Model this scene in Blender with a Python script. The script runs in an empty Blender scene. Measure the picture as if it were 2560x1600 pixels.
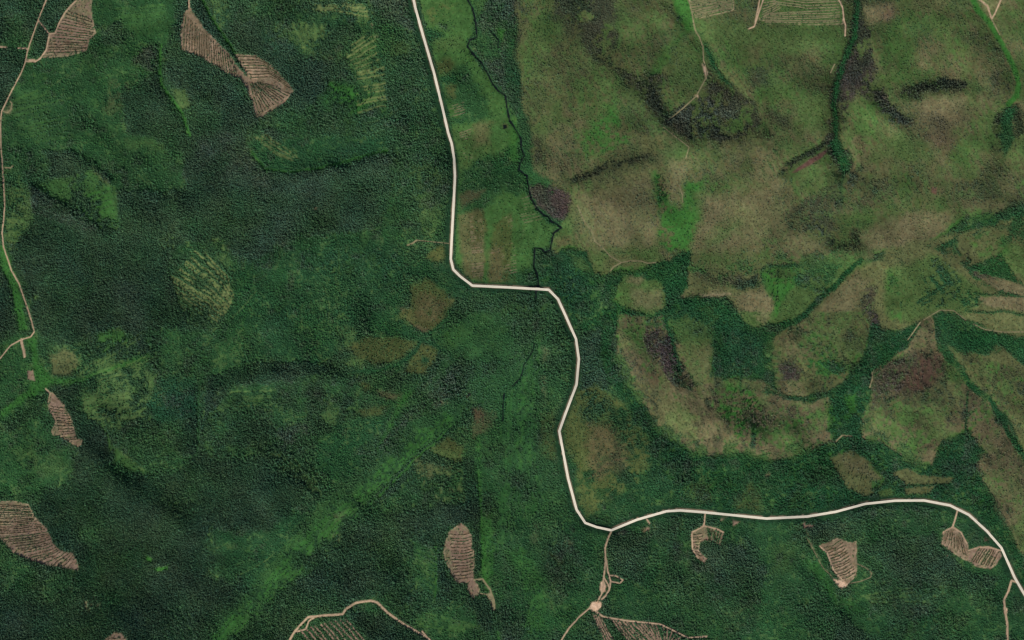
import bpy, math, random
import numpy as np
from mathutils import Vector

C = bpy.context
SC = C.scene
COL = SC.collection
random.seed(7)
RNG = np.random.default_rng(11)

# ------------------------------------------------------------------ camera, sky, sun, exposure
MPP = 1.6                      # metres of ground per photo pixel
PW, PH = 2560, 1600
CAM_H = 12000.0
cam_d = bpy.data.cameras.new("camera")
cam = bpy.data.objects.new("camera", cam_d)
COL.objects.link(cam)
cam.location = (0, 0, CAM_H)
cam.rotation_euler = (0, 0, 0)
cam_d.sensor_width = 36.0
cam_d.lens = 36.0 * CAM_H / (PW * MPP)
cam_d.clip_start = 100.0
cam_d.clip_end = 80000.0
SC.camera = cam

SUN_AZ, SUN_EL = math.radians(212), math.radians(40)
world = bpy.data.worlds.new("World")
SC.world = world
world.use_nodes = True
wn = world.node_tree
for n in list(wn.nodes):
    wn.nodes.remove(n)
w_out = wn.nodes.new("ShaderNodeOutputWorld")
w_bg = wn.nodes.new("ShaderNodeBackground")
w_sky = wn.nodes.new("ShaderNodeTexSky")
w_sky.sky_type = 'NISHITA'
w_sky.sun_disc = False
w_sky.sun_elevation = SUN_EL
w_sky.sun_rotation = SUN_AZ
w_bg.inputs["Strength"].default_value = 0.07
wn.links.new(w_sky.outputs[0], w_bg.inputs[0])
wn.links.new(w_bg.outputs[0], w_out.inputs[0])

sun_d = bpy.data.lights.new("sun", 'SUN')
sun_d.energy = 4.2
sun_d.angle = math.radians(0.5)
sun_d.color = (1.0, 0.95, 0.87)
sun = bpy.data.objects.new("sun", sun_d)
COL.objects.link(sun)
sdir = Vector((math.sin(SUN_AZ) * math.cos(SUN_EL), math.cos(SUN_AZ) * math.cos(SUN_EL), math.sin(SUN_EL)))
sun.rotation_euler = sdir.to_track_quat('Z', 'Y').to_euler()
sun.location = (0, 0, 5000)

SC.view_settings.view_transform = 'Standard'
SC.view_settings.look = 'None'
SC.view_settings.exposure = 0.0
SC.view_settings.gamma = 1.0
SC.cycles.max_bounces = 4
SC.cycles.diffuse_bounces = 2

# ------------------------------------------------------------------ helpers: plan drawing in photo pixels
QO = {'A': (0, 0), 'B': (1280, 0), 'C': (0, 800), 'D': (1280, 800)}
QS = 1280 / 2419.0
TS = 640 / 2419.0


def pts(s):
    return np.array([[float(v) for v in p.split(',')] for p in s.split()])


def Q(q, s):                    # coordinates read off a quarter of the plan
    return pts(s) * QS + np.array(QO[q])


def T(x, y, s):                 # coordinates read off a sixteenth of the plan
    return pts(s) * TS + np.array([x, y])


def lin(c):
    c = np.asarray(c, float) / 255.0
    return np.where(c <= 0.04045, c / 12.92, ((c + 0.055) / 1.055) ** 2.4)


STEP = 2
MARG = 120
X0, Y0 = -MARG, -MARG
NX = (PW + 2 * MARG) // STEP + 1
NY = (PH + 2 * MARG) // STEP + 1
xs = X0 + STEP * np.arange(NX)
ys = Y0 + STEP * np.arange(NY)
GX, GY = np.meshgrid(xs.astype(np.float32), ys.astype(np.float32))


def vnoise(wl, seed):
    r = np.random.default_rng(seed)
    nx, ny = int(NX * STEP / wl) + 4, int(NY * STEP / wl) + 4
    g = r.random((ny, nx)).astype(np.float32) * 2 - 1
    fx = (xs - X0) / wl + r.random()
    fy = (ys - Y0) / wl + r.random()
    ix, iy = fx.astype(int), fy.astype(int)
    tx, ty = (fx - ix).astype(np.float32), (fy - iy).astype(np.float32)
    tx = tx * tx * (3 - 2 * tx)
    ty = ty * ty * (3 - 2 * ty)
    rows0 = g[iy][:, ix] * (1 - tx) + g[iy][:, ix + 1] * tx
    rows1 = g[iy + 1][:, ix] * (1 - tx) + g[iy + 1][:, ix + 1] * tx
    return rows0 * (1 - ty)[:, None] + rows1 * ty[:, None]


def fbm(wl, seed, octs=4, gain=0.55):
    a, tot, out = 1.0, 0.0, 0
    for k in range(octs):
        if wl / 2 ** k < STEP * 1.5:
            break
        out = out + a * vnoise(wl / 2 ** k, seed * 31 + k)
        tot += a
        a *= gain
    return out / tot


WX = 0.7 * fbm(70, 101, 2) + 0.6 * fbm(18, 102, 3)
WY = 0.7 * fbm(70, 103, 2) + 0.6 * fbm(18, 104, 3)
FINE = fbm(7, 105, 2)
MED = fbm(40, 106, 3)
BIG = fbm(260, 107, 3)
MID = fbm(110, 108, 3)


def anoise(la, lc, ang, seed):
    r = np.random.default_rng(seed)
    g = r.random((256, 256)).astype(np.float32) * 2 - 1
    ca, sa = math.cos(ang), math.sin(ang)
    wx_ = GX + 6 * WX
    wy_ = GY + 6 * WY
    fu, fv = (wx_ * ca + wy_ * sa) / la + 900, (-wx_ * sa + wy_ * ca) / lc + 900
    iu, iv = fu.astype(int), fv.astype(int)
    tu, tv = fu - iu, fv - iv
    iu, iv = iu % 255, iv % 255
    return ((g[iv, iu] * (1 - tu) + g[iv, iu + 1] * tu) * (1 - tv) + (g[iv + 1, iu] * (1 - tu) + g[iv + 1, iu + 1] * tu) * tv)


STREAK = .6 * anoise(26, 5, math.radians(62), 301) + .4 * anoise(11, 3.5, math.radians(66), 302)
STREAK2 = .6 * anoise(30, 6, math.radians(150), 303) + .4 * anoise(14, 4, math.radians(20), 304)


def bbox(P, pad):
    i0 = max(0, int((P[:, 0].min() - pad - X0) / STEP))
    i1 = min(NX, int((P[:, 0].max() + pad - X0) / STEP) + 2)
    j0 = max(0, int((P[:, 1].min() - pad - Y0) / STEP))
    j1 = min(NY, int((P[:, 1].max() + pad - Y0) / STEP) + 2)
    return slice(j0, j1), slice(i0, i1)


def seg_dist2(x, y, a, b):
    dx, dy = b[0] - a[0], b[1] - a[1]
    L = dx * dx + dy * dy + 1e-9
    t = np.clip(((x - a[0]) * dx + (y - a[1]) * dy) / L, 0, 1)
    return (x - a[0] - t * dx) ** 2 + (y - a[1] - t * dy) ** 2


def sdf_at(P, x, y):
    d2 = np.full(x.shape, 1e12, np.float32)
    ins = np.zeros(x.shape, bool)
    n = len(P)
    for k in range(n):
        a, b = P[k], P[(k + 1) % n]
        d2 = np.minimum(d2, seg_dist2(x, y, a, b))
        if a[1] != b[1]:
            c = ((a[1] > y) != (b[1] > y)) & (x < (b[0] - a[0]) * (y - a[1]) / (b[1] - a[1]) + a[0])
            ins ^= c
    d = np.sqrt(d2)
    return np.where(ins, d, -d)


def smooth(t):
    t = np.clip(t, 0, 1)
    return t * t * (3 - 2 * t)


def poly_mask(P, soft, warp):
    sl = bbox(P, soft + 1.5 * warp + 4)
    x = GX[sl] + WX[sl] * warp
    y = GY[sl] + WY[sl] * warp
    return sl, smooth(sdf_at(P, x, y) / (2 * soft) + 0.5)


def line_mask(P, w, soft, warp):
    sl = bbox(P, w + soft + 1.5 * warp + 4)
    x = GX[sl] + WX[sl] * warp
    y = GY[sl] + WY[sl] * warp
    d2 = np.full(x.shape, 1e12, np.float32)
    for k in range(len(P) - 1):
        d2 = np.minimum(d2, seg_dist2(x, y, P[k], P[k + 1]))
    return sl, smooth((w / 2 - np.sqrt(d2)) / (2 * soft) + 0.5)


# ------------------------------------------------------------------ plant cover of the valley
# class: ground colour, crown colour, cover, height (m), share of conifers, share of bare grey trees
CLS = {
    'D':  ((35, 54, 40), (53, 76, 56), .97, 11, 1.0, .02),      # dark spruce
    'DS': ((38, 57, 44), (58, 81, 63), .93, 10, 1.0, .02),      # paler slate spruce
    'D2': ((40, 52, 42), (60, 73, 61), .92, 11, .85, .08),      # greyish old spruce
    'M':  ((36, 64, 41), (52, 81, 53), .80, 7, .55, .03),       # mixed young wood
    'G':  ((39, 74, 43), (47, 79, 47), .38, 3.5, .2, .02),      # leafy regrowth
    'GD': ((33, 68, 42), (41, 75, 46), .58, 4, .2, .02),
    'GB': ((61, 95, 49), (50, 82, 45), .08, 4, .5, .02),        # meadow
    'VG': ((52, 100, 43), (43, 80, 40), .12, 4, .4, .02),       # lush grass
    'Y':  ((80, 104, 60), (58, 86, 50), .12, 4, .5, .05),       # yellowish open ground
    'YB': ((104, 116, 72), (58, 86, 50), .03, 4, .5, .05),      # pale dry grass on old trails
    'O':  ((90, 96, 62), (69, 78, 52), .22, 4, .3, .35),        # olive slopes
    'OG': ((72, 96, 53), (60, 85, 48), .24, 4, .3, .15),
    'T':  ((108, 102, 75), (85, 85, 64), .20, 3.5, .2, .55),    # tan slopes
    'B':  ((96, 83, 62), (72, 72, 52), .18, 3.5, .4, .30),      # brown open ground
    'P':  ((58, 51, 49), (72, 63, 63), .80, 8, .3, .85),        # purple grey dead stand, some slope shade in its colour
    'PD': ((52, 56, 44), (60, 64, 52), .75, 6, .5, .45),        # dim scrub, with north-slope shade painted into its tone
    'X':  ((31, 38, 29), (40, 49, 38), .92, 9, .6, .15),        # near-black gully wood, also painted shade on steep slopes
    'K':  ((27, 62, 37), (35, 71, 43), .90, 6, .2, .02),        # damp leafy valley
    'KT': ((29, 61, 40), (37, 71, 47), .95, 6, .2, .0),
    'MB': ((76, 84, 48), (58, 76, 46), .24, 4, .6, .05),        # brown bog
    'CC': ((132, 112, 96), (70, 76, 56), .03, 4, .5, .2),       # cut-over soil
    'CG': ((122, 108, 88), (66, 82, 54), .05, 4, .5, .2),
    'S':  ((198, 168, 142), (70, 80, 60), .0, 4, .5, 0),        # bare soil
    'ST': ((132, 124, 96), (70, 80, 60), .0, 4, .5, 0),
    'ZB': ((98, 73, 64), (78, 66, 60), .10, 4, .4, .6),         # reddish scar
    'V':  ((28, 56, 36), (34, 62, 42), .0, 4, .5, 0),
    'W':  ((20, 28, 26), (40, 60, 40), .0, 4, .5, 0),
}
CLSV = {k: np.concatenate([lin(v[0]), lin(v[1]), [v[2], v[3], v[4], v[5]]]) for k, v in CLS.items()}
FLD = np.zeros((NY, NX, 10), np.float32)
FLD[:] = CLSV['M']


def blend(sl, m, cls):
    f = FLD[sl]
    f += (CLSV[cls] - f) * m[..., None]


def area(P, cls, soft=6, warp=9, alpha=1.0, mott=0.0):
    if soft >= 4:
        soft, warp = soft * 1.4, warp * 1.7
    sl, m = poly_mask(P, soft, warp)
    if cls == 'X':
        soft, mott = soft * 1.5, max(mott, .26)
    if cls in ('P', 'PD', 'D2') and not mott:
        mott = .10
    if mott:
        m = m * smooth(0.5 + (MED[sl] * 1.2 + FINE[sl] * 0.8) * 1.6 + (1 - mott) - 0.5)
    blend(sl, m * alpha, cls)


def line(P, cls, w, soft=1.6, warp=3, alpha=1.0, broken=0.0):
    sl, m = line_mask(P, w, soft, warp)
    if broken:
        m = m * smooth(0.5 + MED[sl] * 2.2 + FINE[sl] * 1.2 + (0.5 - broken))
    blend(sl, m * alpha, cls)


def between(A, B, n, jit=0.0):
    def rs(P, k=24):
        d = np.r_[0, np.cumsum(np.hypot(*np.diff(P, axis=0).T))]
        t = np.linspace(0, d[-1], k)
        return np.c_[np.interp(t, d, P[:, 0]), np.interp(t, d, P[:, 1])]
    A, B = rs(A), rs(B)
    out = []
    for k in range(n):
        t = (k + .5 + jit * (random.random() - .5)) / n
        out.append(A * (1 - t) + B * t)
    return out


STRIPFREE = []


def strips(A, B, n, cls, w, alpha=.7, broken=.35, jit=.8, warp=5):
    for P in between(A, B, n, jit):
        line(P, cls, 1 + w * random.uniform(.8, 1.4), 1.3, warp, min(1, 1.25 * alpha * random.uniform(.7, 1)), broken * .8)
        if cls in ('Y', 'YB', 'GB', 'VG'):
            STRIPFREE.append((P, w * .55))


full = (slice(0, NY), slice(0, NX))
HILLSIDE = sdf_at(Q('B', "-20,-260 2900,-260 2900,1700 2400,1700 2260,800 1500,650 1215,662 850,1460 700,1420 500,1330 330,1280 210,1170 60,760 20,300"), GX, GY)


def fbm_at(x, y):
    return float(MID[int((y - Y0) / STEP), int((x - X0) / STEP)])


# broad mix of the western woods
blend(full, smooth(0.5 + (BIG * .8 + MID * 1.1 + MED * .5) * 1.5) * .75, 'G')
blend(full, smooth(0.35 - (BIG * .7 - MID * 1.2 + MED * .6) * 1.5) * .6, 'D')

blend(full, smooth(0.2 + STREAK2 * 1.2 + MED * .5) * .35, 'GD')
# --- south-west and south
area(Q('C', "0,490 120,420 240,320 350,310 370,360 380,420 480,490 510,600 550,700 650,740 760,740 880,680 960,640 1100,680 1250,640 1350,760 1450,780 1400,900 1250,1000 1050,980 980,1050 1000,1200 1200,1290 1050,1400 980,1560 -80,1560 -80,1200 370,1180 300,1080 230,1020 160,880 340,740 350,600 390,590 300,440 230,360 200,440 60,520"), 'D', 8, 14)
area(Q('C', "0,870 160,880 240,1030 370,1180 260,1180 100,1130 -80,1000"), 'D')
area(Q('C', "130,-60 640,-60 700,100 740,200 720,220 650,150 610,20 480,60 380,90 250,110 200,80"), 'D')
area(Q('C', "1720,900 2100,880 2110,1000 2080,1230 1900,1100 1850,1300 1640,1380 1430,1400 1400,1560 1020,1560 1200,1350 1480,1170 1640,1020"), 'D', 8, 14, .85)
area(Q('C', "1640,1390 1900,1400 2060,1560 1700,1560"), 'D')
area(Q('C', "0,540 200,470 340,600 340,740 200,820 120,840 -60,760"), 'G', 8, 12, .9, .3)
area(Q('C', "60,620 200,560 330,700 220,760"), 'OG', 10, 12, .35, .5)
area(Q('C', "380,350 620,230 750,260 700,400 740,480 680,530 480,490 390,420"), 'Y', 9, 10, .6, .3)
area(Q('C', "380,110 600,30 620,120 550,160 720,230 640,260 420,260 370,280 250,200 250,110"), 'Y', 9, 10, .55, .4)
area(Q('C', "470,70 600,30 610,110 500,180 420,200"), 'VG', 6, 10, .6, .5)
area(Q('C', "245,170 300,130 350,150 365,220 320,262 250,262"), 'O', 4, 4, .85)
area(Q('C', "90,70 180,90 190,200 250,280 380,280 700,150 720,170 440,270 330,310 240,310 100,400 0,470 0,430 130,330 170,270 150,150"), 'VG', 5, 5, .75)
area(Q('C', "0,90 100,60 170,260 130,330 0,400"), 'G', 6, 8, .9)
area(Q('C', "740,280 930,270 930,450 740,490 700,400"), 'KT', 5, 5, .95)
area(Q('C', "760,520 880,480 960,620 860,700 760,720 640,720 530,620 500,560 640,520"), 'M', 8, 10, .8)
area(Q('C', "510,560 570,620 700,720 640,720 540,650"), 'GB', 5, 6, .8)
area(Q('C', "830,600 860,500 940,460 960,520 950,640 880,660"), 'D', 6, 8)
area(Q('C', "620,0 1560,0 1600,200 1450,195 1200,200 1000,270 960,200 760,220 720,120"), 'G', 10, 14, .7, .35)
area(Q('C', "1250,60 1560,80 1600,210 1450,195 1150,190"), 'GD', 10, 12, .9)
area(Q('C', "980,270 1080,235 1200,205 1450,197 1600,235 1430,262 1250,295 1100,315 1010,420 960,480"), 'D', 3, 4)
area(Q('C', "1000,330 1250,300 1500,270 1900,330 1880,420 1560,540 1480,460 1250,440 1000,450"), 'G', 10, 14, .75, .35)
area(Q('C', "1450,380 1560,320 1620,420 1560,560 1480,500"), 'Y', 8, 12, .5, .6)
area(Q('C', "1000,300 1180,290 1150,440 1000,440"), 'Y', 8, 12, .3, .6)
area(Q('C', "1100,480 1250,470 1300,530 1250,600 1050,600"), 'D', 8, 10)
area(Q('C', "1300,530 1480,470 1560,520 1450,600 1330,620"), 'D2', 8, 10)
area(Q('C', "1500,540 1900,400 1860,540 1720,660 1600,780 1500,700"), 'GD', 8, 12, .9)
area(Q('C', "780,840 960,850 920,920 820,900"), 'Y', 8, 10, .55, .6)
area(Q('C', "1000,980 1250,1000 1400,880 1500,900 1350,1080 1200,1250 1050,1150"), 'GD', 10, 12, .8)
area(Q('C', "1340,1090 1550,860 1750,740 1960,540 2190,390 2210,410 2100,500 1960,620 1850,740 1650,900 1560,1050 1400,1200 1200,1400 1050,1560 960,1560 1100,1380 1200,1250"), 'GB', 9, 14, .6, .3)
area(Q('C', "1350,1060 1500,960 1540,1000 1400,1150"), 'VG', 6, 8, .4, .5)
area(Q('C', "1900,380 2000,290 2160,170 2240,180 2250,260 2150,350 2000,440 1870,540 1700,690 1680,640 1800,500"), 'D2', 7, 10, .8)
area(Q('C', "1950,640 1990,600 2200,450 2220,480 2100,560 1960,690 1880,800 1750,880 1800,790"), 'D', 5, 6)
area(Q('C', "1580,30 1700,20 1700,130 1590,150"), 'Y', 7, 8, .5, .4)
area(Q('C', "1760,-40 1920,20 1990,90 1900,80 1720,60"), 'GD', 8, 8)
area(Q('C', "1640,130 1720,88 1880,78 1970,112 1900,180 1780,222 1690,190"), 'MB', 5, 6, .85)
area(Q('C', "1660,180 1760,200 1700,240 1620,200"), 'Y', 6, 8, .6, .5)
area(Q('C', "1985,108 2070,140 2050,200 2010,245 1910,245 1950,170"), 'MB', 4, 5, .85)
area(Q('C', "1990,170 2030,180 2020,205 1985,195"), 'GD', 4, 5)
area(Q('C', "1890,-60 2060,-20 2075,10 2020,52 1990,55 1930,10"), 'B', 3, 4, .8)
area(Q('C', "2040,60 2200,-20 2419,0 2419,180 2200,170 2060,260 2100,140"), 'G', 8, 10, .8)
area(Q('C', "2090,60 2190,20 2220,60 2120,130"), 'GB', 8, 10, .7)
area(Q('C', "1690,290 1765,315 1735,335"), 'MB', 5, 6, .85)
area(Q('C', "1790,330 1890,352 1860,372 1800,360"), 'B', 6, 6, .6)
area(Q('C', "1690,425 1840,408 1800,442 1720,450"), 'MB', 6, 7, .7)
area(Q('C', "1910,345 1950,335 1860,480 1780,620 1770,600 1840,470"), 'VG', 4, 6, .7)
area(Q('C', "2020,605 2110,560 2200,600 2190,672 2120,672"), 'MB', 5, 6, .85)
area(Q('C', "2040,610 2180,620 2170,660 2120,665"), 'Y', 6, 6, .6)
area(Q('C', "1960,650 2080,670 2190,700 2190,880 2060,870 1960,740"), 'O', 7, 8, .65, .4)
area(Q('C', "1990,610 2090,650 2200,680 2190,700 2060,690 1980,660"), 'D', 4, 4, .8)
area(Q('C', "2230,415 2340,430 2330,500 2235,560"), 'B', 5, 6, .8)
area(Q('C', "2318,415 2340,425 2350,465 2320,470"), 'ST', 3, 4, .7, .5)
area(Q('C', "2250,560 2419,480 2419,900 2290,960 2260,780"), 'G', 8, 10, .8, .2)
area(Q('C', "2240,640 2262,800 2272,1200 2232,1200 2235,950 2195,920 2190,650"), 'D', 3, 3)
area(Q('C', "2275,900 2330,900 2340,1200 2300,1240 2275,1200"), 'VG', 5, 6, .6)
area(Q('C', "1940,1050 2060,1060 2060,1310 1960,1260"), 'G', 6, 8, .9)
area(Q('C', "1960,1400 2200,1340 2340,1440 2060,1540"), 'G', 7, 9, .8)
area(Q('C', "2200,1310 2330,1300 2330,1480 2260,1420"), 'D', 6, 6)
area(Q('C', "2080,860 2200,900 2230,960 2130,980 2080,1120 2110,1230 2070,1240 2060,1000"), 'D', 6, 8)
area(Q('C', "400,1290 480,1300 480,1340 430,1390 400,1360"), 'ST', 5, 9, .75, .75)
area(Q('C', "380,960 470,1010 460,1080 380,1060"), 'G', 8, 8, .6)
area(Q('C', "20,1230 120,1150 130,1180 30,1300"), 'G', 8, 8, .7)
area(Q('C', "230,1200 340,1180 350,1260 220,1330 190,1310"), 'G', 10, 10, .6)
area(Q('C', "690,1110 720,1130 710,1145 685,1130"), 'VG', 3, 5)
area(Q('C', "730,1165 800,1155 790,1175 740,1180"), 'VG', 3, 6)
area(Q('C', "1570,1020 1610,1020 1600,1060 1570,1060"), 'ST', 4, 7, .55, .6)
area(Q('C', "1500,1080 1530,1090 1510,1115 1490,1105"), 'ST', 3, 6, .5, .6)
area(Q('C', "1580,920 1640,900 1620,930 1580,970"), 'ST', 4, 5, .4)
area(Q('C', "2060,370 2090,370 2120,395 2050,390"), 'ST', 4, 7, .5, .6)
area(Q('C', "2075,335 2100,350 2080,360"), 'ST', 3, 5, .6, .5)

# --- north-west
area(Q('A', "-80,-80 215,-80 200,0 150,150 0,200 -80,220"), 'D', 8, 12, .9)
area(Q('A', "40,60 120,100 100,200 0,220 0,150"), 'G', 8, 10, .6)
area(Q('A', "215,-60 370,-60 240,150 180,110"), 'D')
area(Q('A', "180,115 230,160 215,240 180,280 130,290"), 'D', 4, 5)
area(Q('A', "-60,235 120,235 100,340 0,520 -60,520"), 'D', 5, 8)
area(Q('A', "440,-60 840,-60 810,180 760,220 700,200 640,260 560,250 460,250 450,150"), 'G', 6, 9)
area(Q('A', "600,60 780,40 790,160 660,180 590,120"), 'GB', 10, 12, .35)
area(Q('A', "470,130 580,108 592,180 540,222 470,200"), 'D', 5, 8)
area(Q('A', "600,290 750,205 745,290 720,335"), 'D2', 5, 7)
area(Q('A', "120,300 480,280 620,260 640,380 500,470 640,520 600,620 780,660 770,780 860,820 880,900 720,900 640,910 550,900 530,830 420,760 340,710 200,700 100,740 -40,760 -40,560 60,450"), 'G', 8, 12, .85)
area(Q('A', "70,420 220,400 300,560 220,680 30,700 20,560"), 'GB', 14, 14, .3, .4)
area(Q('A', "500,380 640,350 630,430 560,480 640,520 500,520"), 'O', 8, 12, .45, .4)
area(Q('A', "590,650 780,650 770,700 620,700"), 'OG', 8, 10, .4)
area(Q('A', "20,500 55,500 50,540 22,535"), 'ST', 4, 4, .6, .3)
area(Q('A', "860,-80 950,-80 1120,260 1250,262 1300,290 1400,430 1240,562 1190,480 1130,380 990,300 850,245 838,150"), 'D', 4, 6)
area(Q('A', "790,160 850,100 860,240 1010,310 1130,390 1200,500 1240,560 1150,640 1180,740 1230,800 1400,815 1620,775 1830,735 1850,830 1820,1000 1780,1080 1560,1100 1300,1160 1180,1260 1050,1150 900,1140 800,1200 790,1300 830,1370 900,1560 170,1560 130,1340 60,1250 60,1150 130,1100 160,960 130,870 250,940 390,1000 470,1085 560,1070 560,900 700,900 880,900 870,720 790,700 720,640 600,620 580,440 700,360 770,330 775,420 850,560 880,620 860,440 780,330"), 'D', 5, 8)
area(Q('A', "800,260 1000,320 1120,420 1180,520 1050,600 900,560 880,440 800,380"), 'DS', 16, 14, .55, .3)
area(Q('A', "900,640 1180,620 1200,740 1250,860 1100,900 960,800"), 'D2', 12, 14, .6, .3)
area(Q('A', "1100,1080 1300,1080 1300,1180 1150,1280 1060,1170"), 'DS', 14, 14, .8)
area(Q('A', "150,1230 520,1180 700,1350 400,1480 180,1420"), 'DS', 20, 20, .6, .3)
area(Q('A', "1080,110 1260,60 1350,180 1450,290 1640,280 1660,340 1560,380 1500,470 1400,560 1290,640 1250,560 1390,430 1270,290 1130,250 1050,160"), 'D', 7, 10)
area(Q('A', "1230,100 1320,180 1330,260 1250,220"), 'KT', 10, 10, .6)
area(Q('A', "200,705 330,705 420,760 530,830 555,905 500,850 440,800 330,850 240,840 250,770"), 'D', 4, 6)
area(Q('A', "130,862 250,935 390,992 478,1085 400,1090 150,1000"), 'D2', 3, 4, .7)
area(Q('A', "550,880 556,1080 540,1090 475,1080 390,995 250,930 150,870 240,850 440,800 520,860"), 'GB', 3, 5, .7, .15)
area(Q('A', "430,790 530,840 530,870 440,810"), 'O', 4, 6, .5, .5)
area(Q('A', "820,420 880,430 895,500 850,520"), 'Y', 5, 6, .8)
area(Q('A', "940,0 1290,0 1300,60 1080,110 1000,90"), 'M', 8, 12, .9)
area(Q('A', "950,0 1050,0 1120,70 1040,150 980,80"), 'Y', 8, 10, .5, .5)
area(Q('A', "1290,-60 1700,-60 1760,80 1800,130 1790,420 1700,340 1640,270 1480,295 1350,180 1290,60"), 'OG', 9, 12, .65, .5)
area(Q('A', "1290,40 1500,50 1780,120 1700,160 1450,100"), 'GD', 8, 9, .7)
area(Q('A', "1720,-60 1950,-60 1980,140 1800,110 1740,60"), 'D2', 8, 12, .8)
area(Q('A', "1800,150 1960,160 2020,340 2080,560 2120,660 1830,690 1800,420"), 'M', 9, 12, .9)
area(Q('A', "1850,190 1940,190 1930,250 1860,250"), 'OG', 6, 8, .6)
area(Q('A', "1790,220 1810,250 1820,320 1790,330"), 'KT', 6, 6, .7)
area(Q('A', "1700,380 1800,370 1810,520 1700,490"), 'OG', 8, 9, .5, .5)
area(Q('A', "1530,380 1640,410 1750,420 1760,480 1650,535 1540,480"), 'VG', 7, 12, .9, .35)
area(Q('A', "1180,660 1500,630 1840,620 1830,720 1500,795 1380,815 1250,800 1190,720"), 'GD', 7, 10, .9)
area(Q('A', "1300,540 1560,520 1840,560 1830,640 1500,640 1200,650"), 'M', 9, 12, .8)
area(Q('A', "1260,600 1340,650 1300,690 1230,650"), 'D2', 8, 9, .7)
area(Q('A', "1860,700 2120,690 2140,800 2130,1150 1900,1120 1850,900"), 'M', 8, 12, .9)
area(Q('A', "1950,780 2110,760 2110,1100 2000,1090 1940,960"), 'OG', 8, 12, .45, .5)
area(Q('A', "1100,1290 1300,1180 1800,1090 1900,1200 1900,1512 1100,1560"), 'GD', 10, 12, .75)
area(Q('A', "1400,1120 1560,1100 1540,1240 1400,1260"), 'G', 8, 12, .8)
area(Q('A', "800,1300 900,1150 1010,1250 1110,1290 1090,1440 1050,1560 900,1560 830,1380"), 'M', 6, 8, .9)
area(Q('A', "770,1110 850,1110 830,1170 770,1170"), 'Y', 7, 10, .4, .6)
area(Q('A', "1020,1120 1070,1160 1080,1260 1040,1230"), 'Y', 5, 7, .7, .3)
area(Q('A', "0,880 130,880 150,1000 120,1120 60,1180 30,1100 25,950"), 'OG', 7, 10, .7, .4)
area(Q('A', "0,1160 30,1160 60,1280 100,1400 140,1560 90,1560 60,1400 0,1260"), 'VG', 4, 5, .8)
area(Q('A', "0,1290 40,1330 70,1560 -40,1560"), 'D', 4, 5)
area(Q('A', "120,1390 170,1360 180,1420 140,1430"), 'Y', 6, 8, .7, .4)
area(Q('A', "2010,1230 2060,1170 2100,1160 2110,1230 2060,1245"), 'MB', 5, 6)
area(Q('A', "2030,1280 2150,1290 2170,1330 2080,1330"), 'Y', 5, 7, .6)
area(Q('A', "1900,1240 2120,1250 2230,1360 2230,1400 2150,1420 2010,1320 1900,1300"), 'GD', 6, 8, .8)
area(Q('A', "1930,1360 2010,1318 2080,1350 2155,1430 2100,1500 2060,1560 1950,1530 1880,1490 1930,1440"), 'MB', 5, 6, .85)
area(Q('A', "1960,1400 2010,1360 2140,1430 2060,1520 1960,1500"), 'B', 8, 9, .45, .3)
area(Q('A', "1750,110 1790,120 1795,180 1770,180"), 'ST', 3, 5, .6, .5)
area(Q('A', "1485,975 1505,975 1500,995 1488,995"), 'ST', 2, 3, .5)

# --- middle: meadows west of the stream
area(Q('A', "1965,-60 2230,-60 2250,150 2210,190 2230,260 2330,380 2440,560 2440,1345 2240,1340 2150,1240 2165,800 2130,560 2060,300"), 'GB', 3, 4)
area(Q('A', "1985,20 2140,10 2160,60 2040,120"), 'MB', 7, 9, .7, .3)
area(Q('A', "2060,120 2200,90 2210,160 2120,150"), 'D2', 7, 9, .8, .3)
area(Q('A', "1985,140 2070,150 2100,180 2040,220 2010,230"), 'K', 5, 8)
area(Q('A', "2050,200 2190,180 2170,250 2060,250"), 'OG', 7, 9, .6)
area(Q('A', "2060,290 2140,285 2140,350 2070,350"), 'MB', 7, 8, .8)
area(Q('A', "2080,360 2200,300 2330,560 2280,600 2200,560 2130,480 2090,440"), 'G', 8, 12, .9)
area(Q('A', "2090,350 2200,360 2180,400 2110,400"), 'K', 5, 8, .9)
area(Q('A', "2100,405 2160,400 2150,460 2110,450"), 'MB', 6, 7, .8)
area(Q('A', "2130,560 2200,545 2240,570 2150,590"), 'G', 6, 8)
area(Q('A', "2150,610 2300,580 2330,700 2300,820 2170,820"), 'OG', 8, 10, .7)
area(Q('A', "2240,590 2330,590 2320,690 2260,700"), 'B', 9, 10, .5)
area(Q('A', "2180,800 2440,690 2440,860 2330,930 2280,1010 2170,1000"), 'G', 8, 10, .9)
area(Q('A', "2300,770 2419,700 2419,800 2330,850"), 'K', 8, 9, .7)
area(Q('A', "2170,920 2290,895 2260,935 2180,985"), 'B', 6, 7, .55)
area(Q('A', "2170,1010 2280,990 2295,1200 2280,1325 2180,1290"), 'B', 5, 6, .6)
area(Q('A', "2230,1010 2280,1000 2290,1110 2240,1130"), 'MB', 6, 8, .5)
area(Q('A', "2325,1060 2419,1005 2430,1345 2310,1330 2330,1200"), 'MB', 5, 6, .75)
area(Q('A', "2310,1180 2380,1170 2390,1320 2315,1330"), 'B', 7, 6, .5)
area(Q('B', "0,880 70,900 110,990 210,1070 180,1160 100,1180 95,1300 0,1290"), 'GB', 4, 5, .9)
area(Q('B', "-20,800 50,790 80,900 20,920 -20,900"), 'G', 4, 6, .9)
area(Q('B', "-40,1280 100,1270 120,1350 -40,1340"), 'G', 5, 7, .8, .4)

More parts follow.
